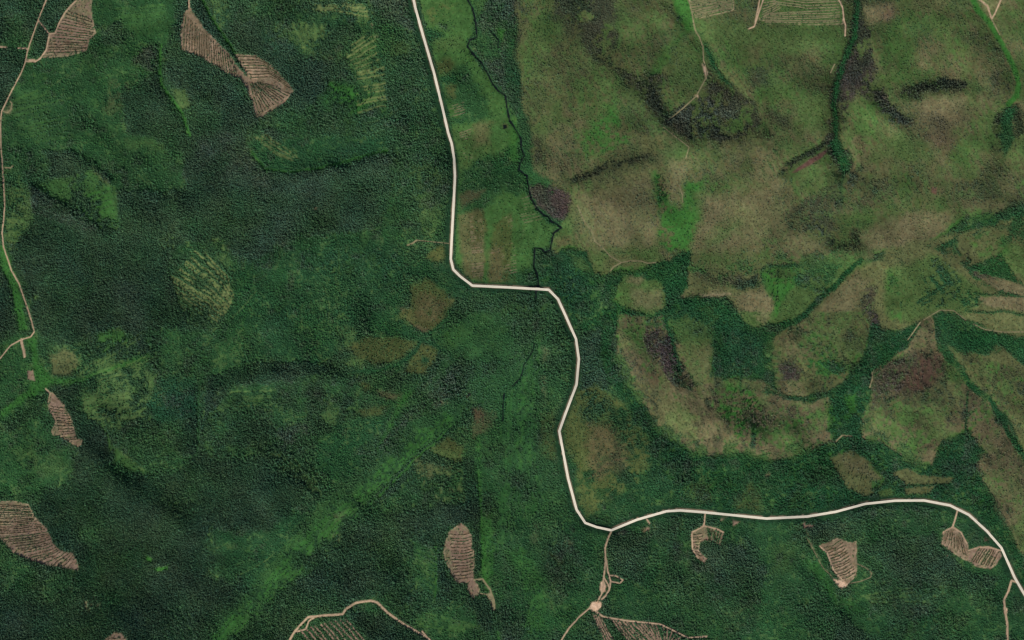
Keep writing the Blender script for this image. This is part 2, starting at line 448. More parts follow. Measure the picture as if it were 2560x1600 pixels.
# --- north-east hills
area(Q('B', "-10,-80 2560,-80 2560,980 2419,960 2360,960 2330,1000 2150,1020 2080,1080 1960,1150 1900,1190 1750,1190 1640,1230 1450,1220 1290,1240 1180,1260 1000,1290 830,1270 840,1190 760,1210 700,1260 560,1280 440,1300 390,1290 360,1180 240,1180 215,1210 200,1170 230,1080 250,1040 280,960 250,880 110,800 100,760 90,640 40,500 30,400 40,300 35,180 30,80"), 'O', 6, 8)
HM = sl, m = poly_mask(Q('B', "30,-80 2560,-80 2560,980 2330,1000 2080,1080 1900,1190 1640,1230 1290,1240 830,1270 690,1240 440,1290 230,1100 280,960 110,800 50,400"), 12, 8)
blend(sl, m * smooth(0.45 + (BIG[sl] * .6 + MID[sl] * 1.0 + MED[sl] * .5) * 1.7) * .55, 'T')
blend(sl, m * smooth(0.30 + (MID[sl] * .9 - BIG[sl] * .6 - MED[sl] * .9) * 1.7) * .75, 'OG')
blend(sl, m * smooth(0.15 + (-MID[sl] * 1.1 - BIG[sl] * .3 + MED[sl] * .7 + STREAK[sl] * .4) * 1.7) * .42, 'PD')
blend(sl, m * smooth(0.25 + STREAK[sl] * 1.2 + MED[sl] * .8) * .5, 'OG')
blend(sl, m * smooth(0.05 + STREAK[::-1, ::-1][sl] * 1.1 + MID[sl] * .8) * .5, 'B')
sl, m = HM
blend(sl, m * (FLD[sl][..., 6] < .45) * smooth(.0 + (vnoise(80, 77)[sl] * .9 + FINE[sl] * .5 + STREAK[sl] * .5) * 1.8) * .42, 'VG')
blend(sl, m * smooth(-.05 + (fbm(90, 78, 3)[sl] * 1.2 + FINE[sl] * .6 + STREAK[sl] * .6) * 1.8) * .35, 'PD')
area(Q('A', "2240,-60 2440,-60 2440,560 2330,400 2230,260 2250,150"), 'D2', 5, 8, .85)
area(Q('A', "2230,20 2300,-40 2300,40 2260,80"), 'GB', 5, 7, .7)
area(Q('A', "2255,120 2340,180 2360,280 2280,280 2240,210"), 'G', 6, 8, .8)
area(Q('A', "2340,120 2380,150 2370,200 2345,190"), 'VG', 4, 6, .8)
area(Q('B', "-20,100 20,160 25,300 35,380 0,560 -30,520 -40,300"), 'K', 6, 9, .9, .2)
area(Q('B', "0,560 40,640 30,760 -20,780"), 'VG', 4, 5, .6)
area(Q('B', "20,0 130,20 60,120 30,280 10,160"), 'PD', 6, 9, .8)
area(Q('B', "80,130 220,90 260,200 180,230 90,230"), 'OG', 12, 14, .6)
area(Q('B', "60,260 350,180 500,330 480,470 300,470 80,560 60,430"), 'OG', 18, 20, .4, .3)
area(Q('B', "190,-60 440,-60 500,60 470,180 380,150 260,60"), 'PD', 10, 16, .9, .15)
area(Q('B', "190,-60 420,-60 500,150 480,230 580,320 620,400 735,560 700,560 640,460 500,350 400,290 330,180 200,80"), 'PD', 8, 14, .9)
area(Q('B', "210,0 380,20 390,100 260,70"), 'D2', 9, 12, .7, .3)
area(Q('B', "390,250 480,220 500,310 420,300"), 'D2', 9, 12, .7, .3)
area(Q('B', "600,370 720,400 730,570 650,480"), 'PD', 9, 12, .9)
area(Q('B', "630,350 720,290 790,170 830,150 760,260 730,350 690,400"), 'PD', 7, 9)
area(Q('B', "440,90 640,40 720,110 640,260 600,310 520,200"), 'OG', 12, 14, .6, .3)
area(Q('B', "690,250 800,160 840,150 760,230 700,340 650,350"), 'VG', 6, 8, .6)
area(Q('B', "770,210 890,190 900,300 880,430 800,430 740,340"), 'OG', 10, 12, .7)
area(Q('B', "730,-60 830,-60 860,100 870,150 830,150 770,60"), 'VG', 4, 6, .9)
area(Q('B', "730,0 770,40 850,150 800,130 740,50"), 'D2', 4, 6, .7)
area(Q('B', "880,150 940,230 960,310 1040,410 1060,440 990,380 930,290 905,210"), 'K', 4, 5)
area(Q('B', "870,100 1050,70 1150,130 1560,120 1560,220 1300,260 1000,210 900,180"), 'OG', 10, 12, .7)
area(Q('B', "1100,200 1180,190 1180,300 1120,280"), 'ZB', 14, 14, .35)
area(Q('B', "1100,280 1190,270 1200,390 1130,400"), 'PD', 12, 14, .7)
area(Q('B', "935,360 990,370 1060,440 1130,480 1180,580 1130,650 900,672 830,662 720,595 760,550 880,460"), 'PD', 7, 10)
area(Q('B', "740,560 900,480 1060,500 1110,590 1000,640 860,650"), 'D2', 10, 14, .75, .3)
area(Q('B', "1200,500 1320,540 1310,590 1220,580"), 'PD', 9, 12, .8)
area(Q('B', "1330,450 1490,440 1490,600 1350,620"), 'OG', 12, 14, .7)
area(Q('B', "1640,60 1730,170 1700,290 1740,400 1800,500 1880,600 1800,580 1690,480 1620,420 1560,560 1570,700 1600,790 1540,830 1500,690 1495,560 1510,400 1540,300 1600,200"), 'P', 6, 9, .85)
area(Q('B', "1640,90 1700,170 1690,280 1620,330"), 'PD', 8, 10, .6)
area(Q('B', "1690,440 1780,480 1860,590 1790,570"), 'D2', 8, 10, .8)
area(Q('B', "1660,70 1720,170 1690,290 1640,360 1600,420 1580,330 1610,240 1630,150"), 'X', 8, 10, .6, .25)
area(Q('B', "1650,390 1710,400 1790,500 1860,590 1800,560 1700,480"), 'X', 7, 9, .75, .15)
area(Q('B', "1540,420 1580,520 1570,650 1600,780 1550,840 1530,740 1500,690 1500,560 1510,430"), 'X', 5, 8, .8)
area(Q('B', "790,580 920,590 1060,600 1120,590 1080,640 900,670 840,660"), 'X', 9, 12, .8, .15)
area(Q('B', "380,250 480,225 500,300 420,310"), 'X', 10, 14, .7, .3)
area(Q('B', "620,390 700,410 720,540 660,480"), 'X', 9, 12, .7, .25)
area(Q('B', "270,20 370,0 400,90 300,100"), 'X', 10, 14, .8, .25)
line(Q('B', "1632,-60 1632,60 1622,170 1570,270 1540,380 1520,500 1530,620 1540,720"), 'X', 22, 4, 7, .8)
line(Q('B', "1632,-60 1632,60 1622,170 1570,270 1540,380 1520,500 1530,620 1540,720"), 'K', 11, 2, 5)
line(Q('B', "1530,680 1560,760 1570,800"), 'K', 24, 4, 7)
line(Q('B', "1570,810 1550,860 1556,960"), 'G', 7, 3, 5, .7)
area(Q('B', "1660,30 1790,10 1800,90 1700,110"), 'T', 9, 10, .9)
area(Q('B', "1760,20 1810,60 1790,110 1760,80"), 'ZB', 7, 7, .5)
area(Q('B', "1840,400 2080,370 2175,412 2050,440 1900,462 1840,440"), 'PD', 6, 10)
area(Q('B', "1860,410 2060,380 2150,415 1960,448"), 'X', 7, 10, .8, .3)
area(Q('B', "2080,160 2260,180 2260,250 2120,230"), 'PD', 12, 14, .6)
area(Q('B', "2260,350 2380,380 2340,500 2250,450"), 'PD', 10, 12, .7)
area(Q('B', "1900,480 2100,460 2150,560 2050,650 1880,600"), 'T', 14, 16, .8)
area(Q('B', "1920,580 2110,560 2100,650 1950,650"), 'PD', 12, 14, .55)
area(Q('B', "1980,640 2130,640 2100,720 2000,700"), 'ZB', 14, 14, .35)
area(Q('B', "1820,640 2000,700 1960,770 1800,720"), 'OG', 12, 14, .7)
area(Q('B', "2330,500 2390,480 2440,650 2330,752 2275,700 2285,560"), 'X', 7, 10, .9, .1)
area(Q('B', "2330,500 2380,500 2370,660 2330,740 2300,660"), 'K', 5, 6, .9)
line(Q('B', "2150,-60 2200,50 2260,110 2330,240 2375,330 2395,400 2385,450 2345,490"), 'VG', 14, 3, 4)
area(Q('B', "230,-10 60,20"+" 60,30"), 'O', 3, 3, .1)
area(Q('B', "240,860 330,820 430,775 640,735 660,745 560,765 420,800 290,870"), 'PD', 5, 7, .9)
area(Q('B', "250,850 420,780 560,750 650,740 560,765 420,805 290,865"), 'X', 4, 5, .7)
area(Q('B', "300,640 480,500 540,570 560,640 440,750 330,760"), 'VG', 14, 16, .8, .3)
area(Q('B', "460,500 510,520 500,590 460,580"), 'VG', 8, 10, .7)
area(Q('B', "80,640 130,660 150,760 110,780"), 'PD', 6, 8, .8)
area(Q('B', "1250,845 1340,775 1480,690 1490,655 1390,712 1260,800"), 'X', 4, 5)  # shadow beside the reddish scar, painted as near-black cover
area(Q('B', "1320,815 1410,745 1495,700 1485,725 1410,775 1340,815"), 'ZB', 3, 4)
area(Q('B', "1280,1020 1400,930 1520,860 1540,870 1480,930 1320,1040"), 'PD', 8, 9, .8)
area(Q('B', "1400,940 1520,900 1560,1040 1640,1120 1600,1180 1490,1160 1380,1090"), 'PD', 14, 16, .7)
area(Q('B', "1490,1130 1560,1105 1645,1115 1620,1175 1500,1180"), 'X', 7, 12, .8, .2)
area(Q('B', "1560,800 1650,780 1850,900 1750,1000 1620,1000"), 'PD', 18, 18, .45)
area(Q('B', "1980,885 2005,890 2005,920 1975,910"), 'ZB', 3, 4, .9)
area(Q('B', "80,880 180,868 285,925 262,1035 190,1022 120,970"), 'P', 4, 6)
area(Q('B', "90,890 170,880 190,960 240,1020 190,1015 130,960"), 'D2', 7, 8, .5)
area(Q('B', "60,790 200,850 170,880 80,870"), 'G', 5, 7, .9)
area(Q('B', "210,1080 260,1010 290,1040 290,1170 230,1200 190,1160"), 'OG', 6, 7)
area(Q('B', "210,1130 280,1120 280,1160 220,1170"), 'B', 7, 7, .6)
area(Q('B', "290,920 640,830 670,900 660,1080 690,1160 440,1180 300,1100"), 'T', 16, 14, .5)
area(Q('B', "730,760 830,730 800,900 740,960 700,900"), 'T', 10, 10, .7)
area(Q('B', "660,820 720,830 740,960 800,980 830,850 900,860 900,960 870,1080 840,1190 740,1180 690,1120 690,950"), 'VG', 8, 12, .95, .1)
area(Q('B', "900,850 1080,850 1080,900 920,940"), 'VG', 14, 16, .5, .4)
area(Q('B', "680,830 715,850 720,960 690,960"), 'K', 4, 9, .7, .5)
area(Q('B', "870,930 1240,860 1300,1000 1250,1080 1150,1160 860,1180"), 'T', 18, 18, .7)
area(Q('B', "900,1130 1070,1030 1080,1060 930,1170"), 'OG', 10, 12, .7)
area(Q('B', "1270,1050 1500,1170 1480,1210 1280,1220"), 'T', 14, 14, .5)
area(Q('B', "1650,1100 1900,980 2080,990 2050,1090 1900,1180 1680,1200"), 'T', 14, 14, .7)
area(Q('B', "2120,960 2330,960 2330,1000 2150,1010"), 'T', 9, 9, .6)
area(Q('B', "2130,990 2330,980 2340,1040 2200,1080"), 'VG', 9, 12, .5, .5)
area(Q('B', "370,1180 700,1180 690,1250 520,1280 400,1290"), 'OG', 8, 9, .7)
area(Q('B', "470,1190 640,1240 560,1270 440,1270"), 'B', 8, 9, .4)

# --- damp belt between hills and road
area(Q('B', "130,1240 210,1210 240,1178 350,1185 395,1290 440,1300 560,1285 690,1255 720,1230 745,1240 760,1210 840,1187 830,1275 830,1350 790,1405 900,1398 1000,1430 1090,1530 700,1540 380,1560 280,1560 190,1375 125,1345"), 'K', 3, 6)
area(Q('B', "240,1185 350,1190 390,1290 280,1270"), 'GD', 5, 8, .8)
area(Q('B', "270,1210 350,1230 380,1290 300,1280"), 'OG', 6, 8, .6)
area(Q('B', "190,1250 330,1290 400,1400 380,1500 280,1480 200,1370"), 'KT', 8, 9, .6)
area(Q('B', "530,1305 640,1325 700,1340 722,1400 720,1450 640,1478 530,1462 475,1425 500,1365"), 'OG', 4, 8)
area(Q('B', "560,1370 700,1370 700,1450 560,1460"), 'T', 8, 9, .6)
area(Q('B', "460,1340 520,1330 510,1440 460,1440"), 'VG', 5, 8, .7, .3)
area(Q('B', "550,1300 620,1320 590,1350 540,1340"), 'T', 5, 7, .7)
area(Q('B', "400,1320 480,1340 470,1480 400,1440"), 'D2', 6, 10, .7, .4)
area(Q('B', "830,1280 1000,1290 1180,1260 1185,1330 1230,1400 1260,1500 1130,1530 1040,1440 1010,1400 900,1400 785,1405 830,1350"), 'O', 4, 6)
area(Q('B', "860,1270 1080,1300 1080,1340 870,1340"), 'PD', 8, 9, .7)
area(Q('B', "1070,1330 1150,1300 1170,1350 1080,1360"), 'D', 5, 8, .8)
area(Q('B', "1040,1390 1200,1370 1240,1440 1200,1500 1080,1470"), 'T', 9, 9, .8)
area(Q('B', "790,1395 800,1398 792,1402"), 'ST', 3, 4, .3)
area(Q('B', "1180,1270 1300,1240 1480,1230 1640,1230 1590,1310 1500,1370 1420,1440 1350,1560 1240,1560 1250,1440 1230,1370 1180,1330"), 'K', 5, 9, .85)
area(Q('B', "1180,1280 1290,1250 1260,1420 1240,1500 1220,1400"), 'VG', 6, 10, .8, .35)
area(Q('B', "1300,1370 1440,1340 1380,1480 1270,1500"), 'OG', 7, 9, .7)
area(Q('B', "1300,1280 1500,1240 1560,1290 1450,1350 1350,1370"), 'GD', 8, 10, .5, .5)
line(Q('B', "1650,1230 1570,1310 1500,1370 1430,1430 1370,1500 1340,1560"), 'K', 14, 2, 4)
area(Q('B', "1780,1230 1900,1205 1960,1160 2080,1120 2200,1060 2340,985 2560,950 2560,1560 1880,1560 1800,1512 1790,1400 1810,1300"), 'K', 5, 8, .9)
area(Q('B', "1900,1220 2080,1200 2120,1330 2010,1390 1930,1310"), 'OG', 6, 9, .85, .2)
area(Q('B', "2080,1170 2220,1180 2240,1280 2130,1290"), 'O', 7, 9, .7, .3)
area(Q('B', "2200,1060 2419,1050 2419,1330 2360,1200 2240,1180"), 'G', 8, 10, .8, .3)
area(Q('B', "2330,990 2419,960 2419,1090 2360,1080"), 'D', 6, 8, .7, .3)
area(Q('B', "2180,1290 2270,1300 2440,1360 2440,1395 2350,1370 2250,1330"), 'O', 3, 4)
area(Q('B', "2200,1400 2300,1405 2440,1420 2440,1480 2290,1485 2230,1450"), 'T', 3, 5)
area(Q('B', "2020,1400 2200,1420 2230,1512 2050,1480"), 'G', 6, 9, .6, .4)
area(Q('B', "1640,1245 1740,1225 1800,1270 1780,1400 1800,1530 1380,1540 1440,1440 1560,1330"), 'O', 3, 6)
area(Q('B', "1480,1400 1640,1280 1700,1330 1600,1500 1420,1512"), 'T', 10, 11, .7)
area(Q('B', "1650,1380 1720,1360 1720,1512 1660,1512"), 'P', 7, 10, .7, .3)
area(Q('B', "1780,1340 1850,1330 1860,1512 1790,1512"), 'K', 5, 9, .7, .4)
area(Q('B', "1780,1400 1830,1340 1800,1470"), 'VG', 5, 8, .6)

# --- south-east
area(Q('D', "-20,-20 230,-20 300,100 310,200 250,420 210,520 250,800 300,920 100,900 -20,900"), 'M', 7, 9, .6)
area(Q('D', "-20,330 60,320 110,480 120,640 -20,640"), 'G', 6, 10, .9, .2)
area(Q('D', "-20,460 60,480 80,620 0,640"), 'GB', 6, 10, .5, .4)
area(Q('D', "-20,0 150,0 110,100 0,200"), 'D2', 8, 10, .7)
area(Q('D', "130,430 210,440 220,650 150,640"), 'MB', 6, 8, .6)
area(Q('D', "140,130 175,140 170,210 145,215"), 'ST', 4, 7, .5, .5)
area(Q('D', "135,270 170,270 160,400 145,390"), 'ST', 4, 7, .45, .6)
area(Q('D', "310,80 430,40 440,200 490,340 330,340"), 'DS', 7, 8, .9)
area(Q('D', "300,340 380,325 480,380 600,520 650,600 620,660 540,760 480,840 350,935 310,800 290,650 240,520"), 'MB', 8, 10, .75, .15)
area(Q('D', "300,420 420,400 480,430 420,500 340,480"), 'M', 9, 10, .5)
area(Q('D', "370,520 480,500 560,600 500,720 390,720 370,620"), 'B', 12, 12, .5)
area(Q('D', "400,440 580,500 640,600 560,640 480,520"), 'M', 9, 10, .4)
area(Q('D', "310,730 420,780 480,860 360,930 310,850"), 'OG', 8, 9, .4)
area(Q('D', "540,760 640,640 780,700 780,880 600,920 480,880"), 'GD', 9, 10, .8)
area(Q('D', "420,-20 505,-20 500,170 560,300 640,440 760,560 860,640 930,645 1110,630 1215,665 1400,620 1500,580 1640,560 1640,640 1500,720 1560,800 1700,850 1500,910 1200,935 830,905 780,880 780,700 650,590 540,430 470,320 430,200"), 'K', 5, 7)
area(Q('D', "430,160 470,300 560,440 540,430 470,340 420,200"), 'G', 5, 7, .8)
area(Q('D', "830,770 940,760 940,860 830,860"), 'MB', 7, 8, .5)
area(Q('D', "1050,850 1130,760 1190,850 1180,910 1070,890"), 'MB', 7, 8, .6)
area(Q('D', "780,640 850,650 820,900 780,900"), 'GD', 6, 8, .7)
area(Q('D', "505,-20 720,-20 745,80 770,110 860,80 960,130 950,260 1070,270 1180,290 1240,340 1400,370 1500,350 1500,440 1480,520 1540,570 1420,612 1300,652 1215,662 1110,627 930,642 850,612 720,542 640,432 600,372 540,262 500,172 495,90"), 'T', 4, 5)
area(Q('D', "560,300 640,280 760,380 900,450 860,600 720,530 640,430"), 'O', 10, 11, .7)
area(Q('D', "520,150 600,160 700,330 660,440 600,360"), 'PD', 8, 10, .6, .3)
area(Q('D', "540,60 640,60 680,200 600,160"), 'OG', 9, 10, .5)
area(Q('D', "600,210 700,240 720,300 640,310"), 'B', 8, 9, .6)
area(Q('D', "640,-20 720,-20 762,140 782,180 855,260 850,330 800,340 750,290 700,225 620,115"), 'P', 4, 7)
area(Q('D', "780,190 850,260 840,320 770,300"), 'X', 6, 8, .9)
line(Q('D', "720,-10 745,60 770,150 790,230"), 'K', 8, 2, 3)
area(Q('D', "740,0 900,-20 960,120 860,140 780,90"), 'OG', 6, 9, .8)
area(Q('D', "770,110 950,110 945,200 850,230 790,180"), 'B', 8, 9, .5)
area(Q('D', "760,10 900,20 950,90 860,80"), 'GD', 6, 8, .7)
area(Q('D', "930,320 1080,310 1190,370 1180,490 1110,570 1060,480 960,450"), 'VG', 9, 14, .75, .4)
area(Q('D', "1000,350 1080,350 1080,430 1010,430"), 'T', 7, 8, .8)
area(Q('D', "1060,440 1180,460 1140,600 1090,590"), 'VG', 7, 10, .6, .4)
area(Q('D', "1120,380 1150,400 1150,480 1130,480"), 'D2', 4, 6, .9)
area(Q('D', "1130,520 1152,530 1148,600 1130,610"), 'K', 3, 4, .9)
area(Q('D', "1170,380 1300,380 1280,470 1180,470"), 'T', 9, 9, .7)
area(Q('D', "1290,400 1480,400 1420,500 1280,500"), 'VG', 10, 12, .5, .4)
area(Q('D', "930,270 1060,270 1180,300 1180,350 950,330"), 'OG', 7, 9, .6)
area(Q('D', "1080,-40 1330,-40 1330,20 1250,60 1210,100 1240,290 1180,285 1080,255 1000,275 935,262 960,130 920,60"), 'K', 4, 6)
area(Q('D', "1030,90 1200,120 1210,200 1080,250 1000,260"), 'KT', 8, 9, .7)
area(Q('D', "1080,-40 1260,-40 1240,10 1150,32 1090,10"), 'OG', 3, 5)
area(Q('D', "1380,-40 1700,-40 1695,60 1680,130 1640,190 1560,290 1480,335 1400,370 1260,350 1240,300 1228,220 1215,130 1240,70"), 'O', 3, 6)
area(Q('D', "1240,80 1380,10 1500,60 1420,180 1300,180"), 'T', 9, 10, .7)
area(Q('D', "1250,210 1320,180 1370,240 1340,290 1270,280"), 'P', 6, 9, .9, .2)
area(Q('D', "1260,280 1360,280 1400,350 1270,345"), 'T', 7, 8, .8)
area(Q('D', "1400,130 1520,170 1600,250 1520,300 1420,200"), 'VG', 7, 12, .6, .5)
area(Q('D', "1560,100 1690,60 1660,180 1600,200"), 'OG', 8, 9, .6)
area(Q('D', "1700,10 1790,30 1860,0 1940,-20 1890,90 1850,140 1740,200 1700,250 1690,330 1665,430 1640,510 1640,580 1560,590 1500,520 1520,440 1500,350 1580,290 1650,190 1680,110"), 'K', 3, 6)
area(Q('D', "1700,-30 1790,-30 1790,20 1720,30"), 'P', 4, 6, .8)
area(Q('D', "1800,-40 1920,-40 1880,40 1800,50"), 'G', 6, 8, .8)
area(Q('D', "1570,340 1620,330 1620,420 1580,480 1550,460"), 'VG', 4, 6, .9)
area(Q('D', "1480,360 1560,420 1540,480 1600,560 1500,560 1480,480"), 'VG', 6, 9, .8, .3)
area(Q('D', "1530,510 1610,500 1610,545 1540,550"), 'P', 5, 6, .5)
area(Q('D', "1950,-30 1992,-10 2012,130 2060,180 2130,270 2200,340 2290,390 2330,470 2370,570 2440,660 2440,1160 2380,1060 2330,960 2260,800 2210,740 2180,665 2230,640 2200,590 2150,530 2060,545 2010,600 1990,682 1900,682 1800,622 1720,577 1650,562 1643,500 1660,430 1690,330 1700,250 1750,200 1860,140 1900,80"), 'T', 3, 5)
area(Q('D', "1720,400 1900,340 2060,240 2130,290 2120,440 2000,540 1850,540"), 'OG', 16, 16, .45)
area(Q('D', "2040,150 2130,280 2110,320 2040,260"), 'OG', 7, 8, .9)
area(Q('D', "1740,210 1920,150 2015,145 2042,212 1990,300 1850,362 1700,440 1668,430 1700,300"), 'P', 7, 9, .65)
area(Q('D', "1850,285 1940,170 2020,155 2042,220 1990,300 1880,352"), 'ZB', 7, 8, .75)
area(Q('D', "1690,260 1800,230 1780,340 1680,420"), 'PD', 7, 9, .5, .3)
area(Q('D', "1740,420 1860,440 1900,600 1760,560"), 'OG', 10, 12, .7, .3)
area(Q('D', "1860,580 1920,580 1920,640 1870,630"), 'VG', 6, 8, .6)
area(Q('D', "2180,400 2160,520 2230,600 2300,560 2260,440"), 'VG', 9, 12, .5, .4)
line(Q('D', "1992,-40 2010,60 2020,130 2060,190 2110,230 2150,300 2200,345 2270,380 2310,450 2340,530 2390,600 2440,660"), 'K', 10, 2, 3)
line(Q('D', "2150,340 2150,430 2140,530"), 'GD', 4, 1.5, 2)
area(Q('D', "2260,430 2320,430 2330,500 2270,490"), 'K', 4, 6, .8)
area(Q('D', "2010,-30 2120,-30 2200,30 2419,60 2440,240 2380,180 2290,110 2250,170 2110,160 2060,120"), 'GD', 5, 8)
area(Q('D', "2130,90 2240,100 2200,150 2120,140"), 'K', 5, 7)
area(Q('D', "2130,-40 2440,-40 2440,40 2330,40 2200,20"), 'O', 3, 5, .9)
area(Q('D', "2190,0 2330,55 2440,40 2440,70 2330,75 2200,40"), 'K', 3, 4)
area(Q('D', "2060,120 2110,160 2250,170 2290,110 2380,180 2440,260 2440,640 2330,450 2200,335 2130,260"), 'O', 4, 6)
area(Q('D', "2300,300 2419,280 2419,480 2350,420"), 'VG', 9, 12, .4, .5)
area(Q('D', "2060,545 2130,530 2200,590 2240,640 2180,700 1990,690 2010,600"), 'K', 4, 8)
area(Q('D', "2130,540 2230,560 2210,640 2160,640"), 'VG', 6, 9, .6, .4)
area(Q('D', "1640,560 1720,575 1800,620 1900,685 2000,690 2180,670 2210,740 2290,860 2360,1000 2400,1110 2440,1300 2440,1380 2340,1060 2240,960 2060,860 1800,850 1700,850 1560,790 1500,640 1560,590"), 'K', 3, 6)
area(Q('D', "2120,690 2200,680 2230,740 2150,760"), 'D2', 6, 7, .6)
area(Q('D', "1500,655 1600,618 1685,670 1765,750 1722,812 1670,835 1580,792 1540,722"), 'O', 3, 5)
area(Q('D', "1560,640 1680,680 1730,760 1600,730"), 'T', 8, 9, .5)
area(Q('D', "1700,770 1740,760 1730,810 1690,815"), 'K', 4, 6, .9)
area(Q('D', "1790,722 1870,700 1920,732 2090,742 2060,770 1860,778"), 'O', 3, 5)
area(Q('D', "1860,790 2000,782 1970,815 1860,822"), 'O', 3, 5)
area(Q('D', "1720,820 1790,790 1800,830 1740,840"), 'OG', 3, 5)
area(Q('D', "2220,650 2419,620 2440,1000 2380,1060 2260,800"), 'T', 12, 10, .5)
area(Q('D', "2340,960 2440,900 2440,1160 2390,1080"), 'OG', 6, 8, .8)
for q, P in (('B', "130,1240 390,1290 690,1255 840,1187 830,1350 1090,1530 280,1560 125,1345"), ('B', "1180,1270 1640,1230 1350,1560 1240,1560"), ('B', "1780,1230 1960,1160 2340,985 2560,950 2560,1560 1880,1560"),
             ('D', "420,-20 505,-20 560,300 760,560 1110,630 1400,620 1640,560 1560,800 1500,910 830,905 540,430"), ('D', "1080,-40 1330,-40 1240,290 1000,275"), ('D', "1700,10 1940,-20 1700,250 1640,580 1500,520"),
             ('D', "1640,560 2000,690 2180,670 2440,1300 2340,1060 1800,850 1560,790")):
    sl, m = poly_mask(Q(q, P), 6, 10)
    m = m * (FLD[sl][..., 6] > .5)
    blend(sl, m * smooth(.1 + (MED[sl] * .9 + FINE[sl] * 1.1 + MID[sl] * .4) * 1.6) * .55, 'G')
    blend(sl, m * smooth(-.25 + (fbm(45, 91, 3)[sl] * 1.1 + FINE[sl] * 1.3) * 1.8) * .35, 'VG')
    blend(sl, m * smooth(.0 + (-MED[sl] * 1.2 + STREAK2[sl] * .7) * 1.6) * .5, 'D')
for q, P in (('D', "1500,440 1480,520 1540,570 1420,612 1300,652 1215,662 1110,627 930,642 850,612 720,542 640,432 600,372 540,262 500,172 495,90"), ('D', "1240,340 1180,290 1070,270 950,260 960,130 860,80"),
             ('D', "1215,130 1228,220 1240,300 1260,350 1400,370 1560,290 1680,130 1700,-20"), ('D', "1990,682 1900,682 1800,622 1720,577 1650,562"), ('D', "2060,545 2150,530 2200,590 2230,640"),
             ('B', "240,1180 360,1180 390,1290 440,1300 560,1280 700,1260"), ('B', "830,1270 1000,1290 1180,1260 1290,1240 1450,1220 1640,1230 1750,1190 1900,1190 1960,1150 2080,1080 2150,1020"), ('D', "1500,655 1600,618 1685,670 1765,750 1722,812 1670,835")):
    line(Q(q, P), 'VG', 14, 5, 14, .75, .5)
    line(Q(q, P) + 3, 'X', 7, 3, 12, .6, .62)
for q, P in (('D', "505,-20 720,-20 950,260 1240,340 1500,350 1480,520 1300,652 1215,662 930,642 720,542 540,262 495,90"), ('D', "1380,-40 1700,-40 1680,130 1480,335 1260,350 1215,130"),
             ('D', "1950,-30 2130,270 2330,470 2440,660 2440,1160 2260,800 2060,545 1900,682 1643,500 1700,250"), ('D', "2060,120 2440,260 2440,640 2200,335")):
    sl, m = poly_mask(Q(q, P), 6, 8)
    m = m * (FLD[sl][..., 6] < .45)
    blend(sl, m * smooth(.35 + (MED[sl] * .9 + STREAK[sl] * .6 + MID[sl] * .5) * 1.6) * .55, 'OG')
    blend(sl, m * smooth(.12 + (-MED[sl] * .9 + STREAK[sl] * .8) * 1.6) * .5, 'PD')
    blend(sl, m * smooth(.0 + (MID[sl] * .8 + FINE[sl] * .6 - STREAK[sl] * .6) * 1.8) * .68, 'VG')
# the branching leafy creeks between the tan hills
def R(t):
    return pts(t) * (960 / 1389.0) + np.array([1600, 550])


area(R("440,180 780,140 830,150 760,200 700,250 640,300 600,340 540,370 470,380 480,280"), 'OG', 5, 6, .95)
area(R("880,110 1040,70 1200,40 1389,-20 1500,0 1500,420 1389,420 1280,415 1200,380 1090,330 950,400 880,395 850,330 880,230"), 'O', 5, 7, .95)
area(R("150,340 270,300 275,400 270,570 330,550 200,600 140,420"), 'OG', 5, 7, .5)
area(R("900,180 1050,130 1150,180 1250,260 1200,330 1090,325 960,380 890,340"), 'OG', 7, 9, .9)
area(R("1090,120 1240,140 1260,240 1180,200 1120,170"), 'O', 6, 8, .7)
area(R("1300,60 1389,100 1440,240 1340,180 1310,120"), 'OG', 6, 8, .8)
for t, a in (("115,140 150,115 180,115 175,160 130,170", .95), ("80,215 160,195 172,225 150,250 135,290 95,275", .95), ("20,150 90,155 60,180 30,170", .9),
             ("130,292 200,288 260,305 340,345 400,388 480,375 472,470 492,595 450,560 330,552 310,572 258,572 275,460 268,410 210,375 150,350", .95),
             ("1030,85 1080,95 1150,60 1150,110 1200,150 1190,180 1130,140 1060,110", .85), ("1240,150 1310,118 1345,180 1389,240 1440,260 1440,280 1330,276 1250,240 1180,180", .95),
             ("1350,-20 1500,-40 1500,90 1389,105 1320,60", .85),
             ("835,385 860,402 900,395 950,402 1040,340 1095,322 1070,348 1000,408 950,458 880,537 845,557 830,640 805,700 797,792 768,792 762,740 700,700 690,630 750,590 800,545 815,480 835,440", .95),
             ("1090,325 1150,335 1220,375 1280,408 1440,415 1440,560 1389,540 1360,512 1330,470 1260,490 1190,487 1130,440 1090,372", .8),
             ("1080,860 1108,792 1180,770 1235,830 1200,880", .9), ("690,760 770,740 790,800 700,800", .9)):
    area(R(t), 'K', 3.2, 9, a, .06)
area(R("330,400 440,400 450,540 330,545"), 'KT', 6, 8, .7)
line(R("470,388 560,365 605,335 640,285 700,245 745,195 795,150"), 'K', 12, 2, 5)
line(R("470,395 560,372 600,345"), 'K', 14, 3, 5)
line(R("1072,348 1077,420 1112,480 1162,540 1202,600 1262,640 1302,720 1342,790 1400,870"), 'K', 11, 2, 4)
area(R("1175,560 1210,590 1240,640 1190,610"), 'K', 3.5, 6)
area(R("1285,700 1320,700 1330,750 1295,740"), 'K', 3.5, 6)
line(R("1185,630 1183,700 1178,760"), 'K', 4, 1.5, 2, .8)
line(R("440,600 500,640 560,650 640,630 700,620"), 'K', 7, 2, 5, .8, .2)
line(R("365,560 365,620"), 'K', 5, 2, 4, .8)
line(R("90,350 110,420 130,480 150,560"), 'K', 7, 2, 4, .8)
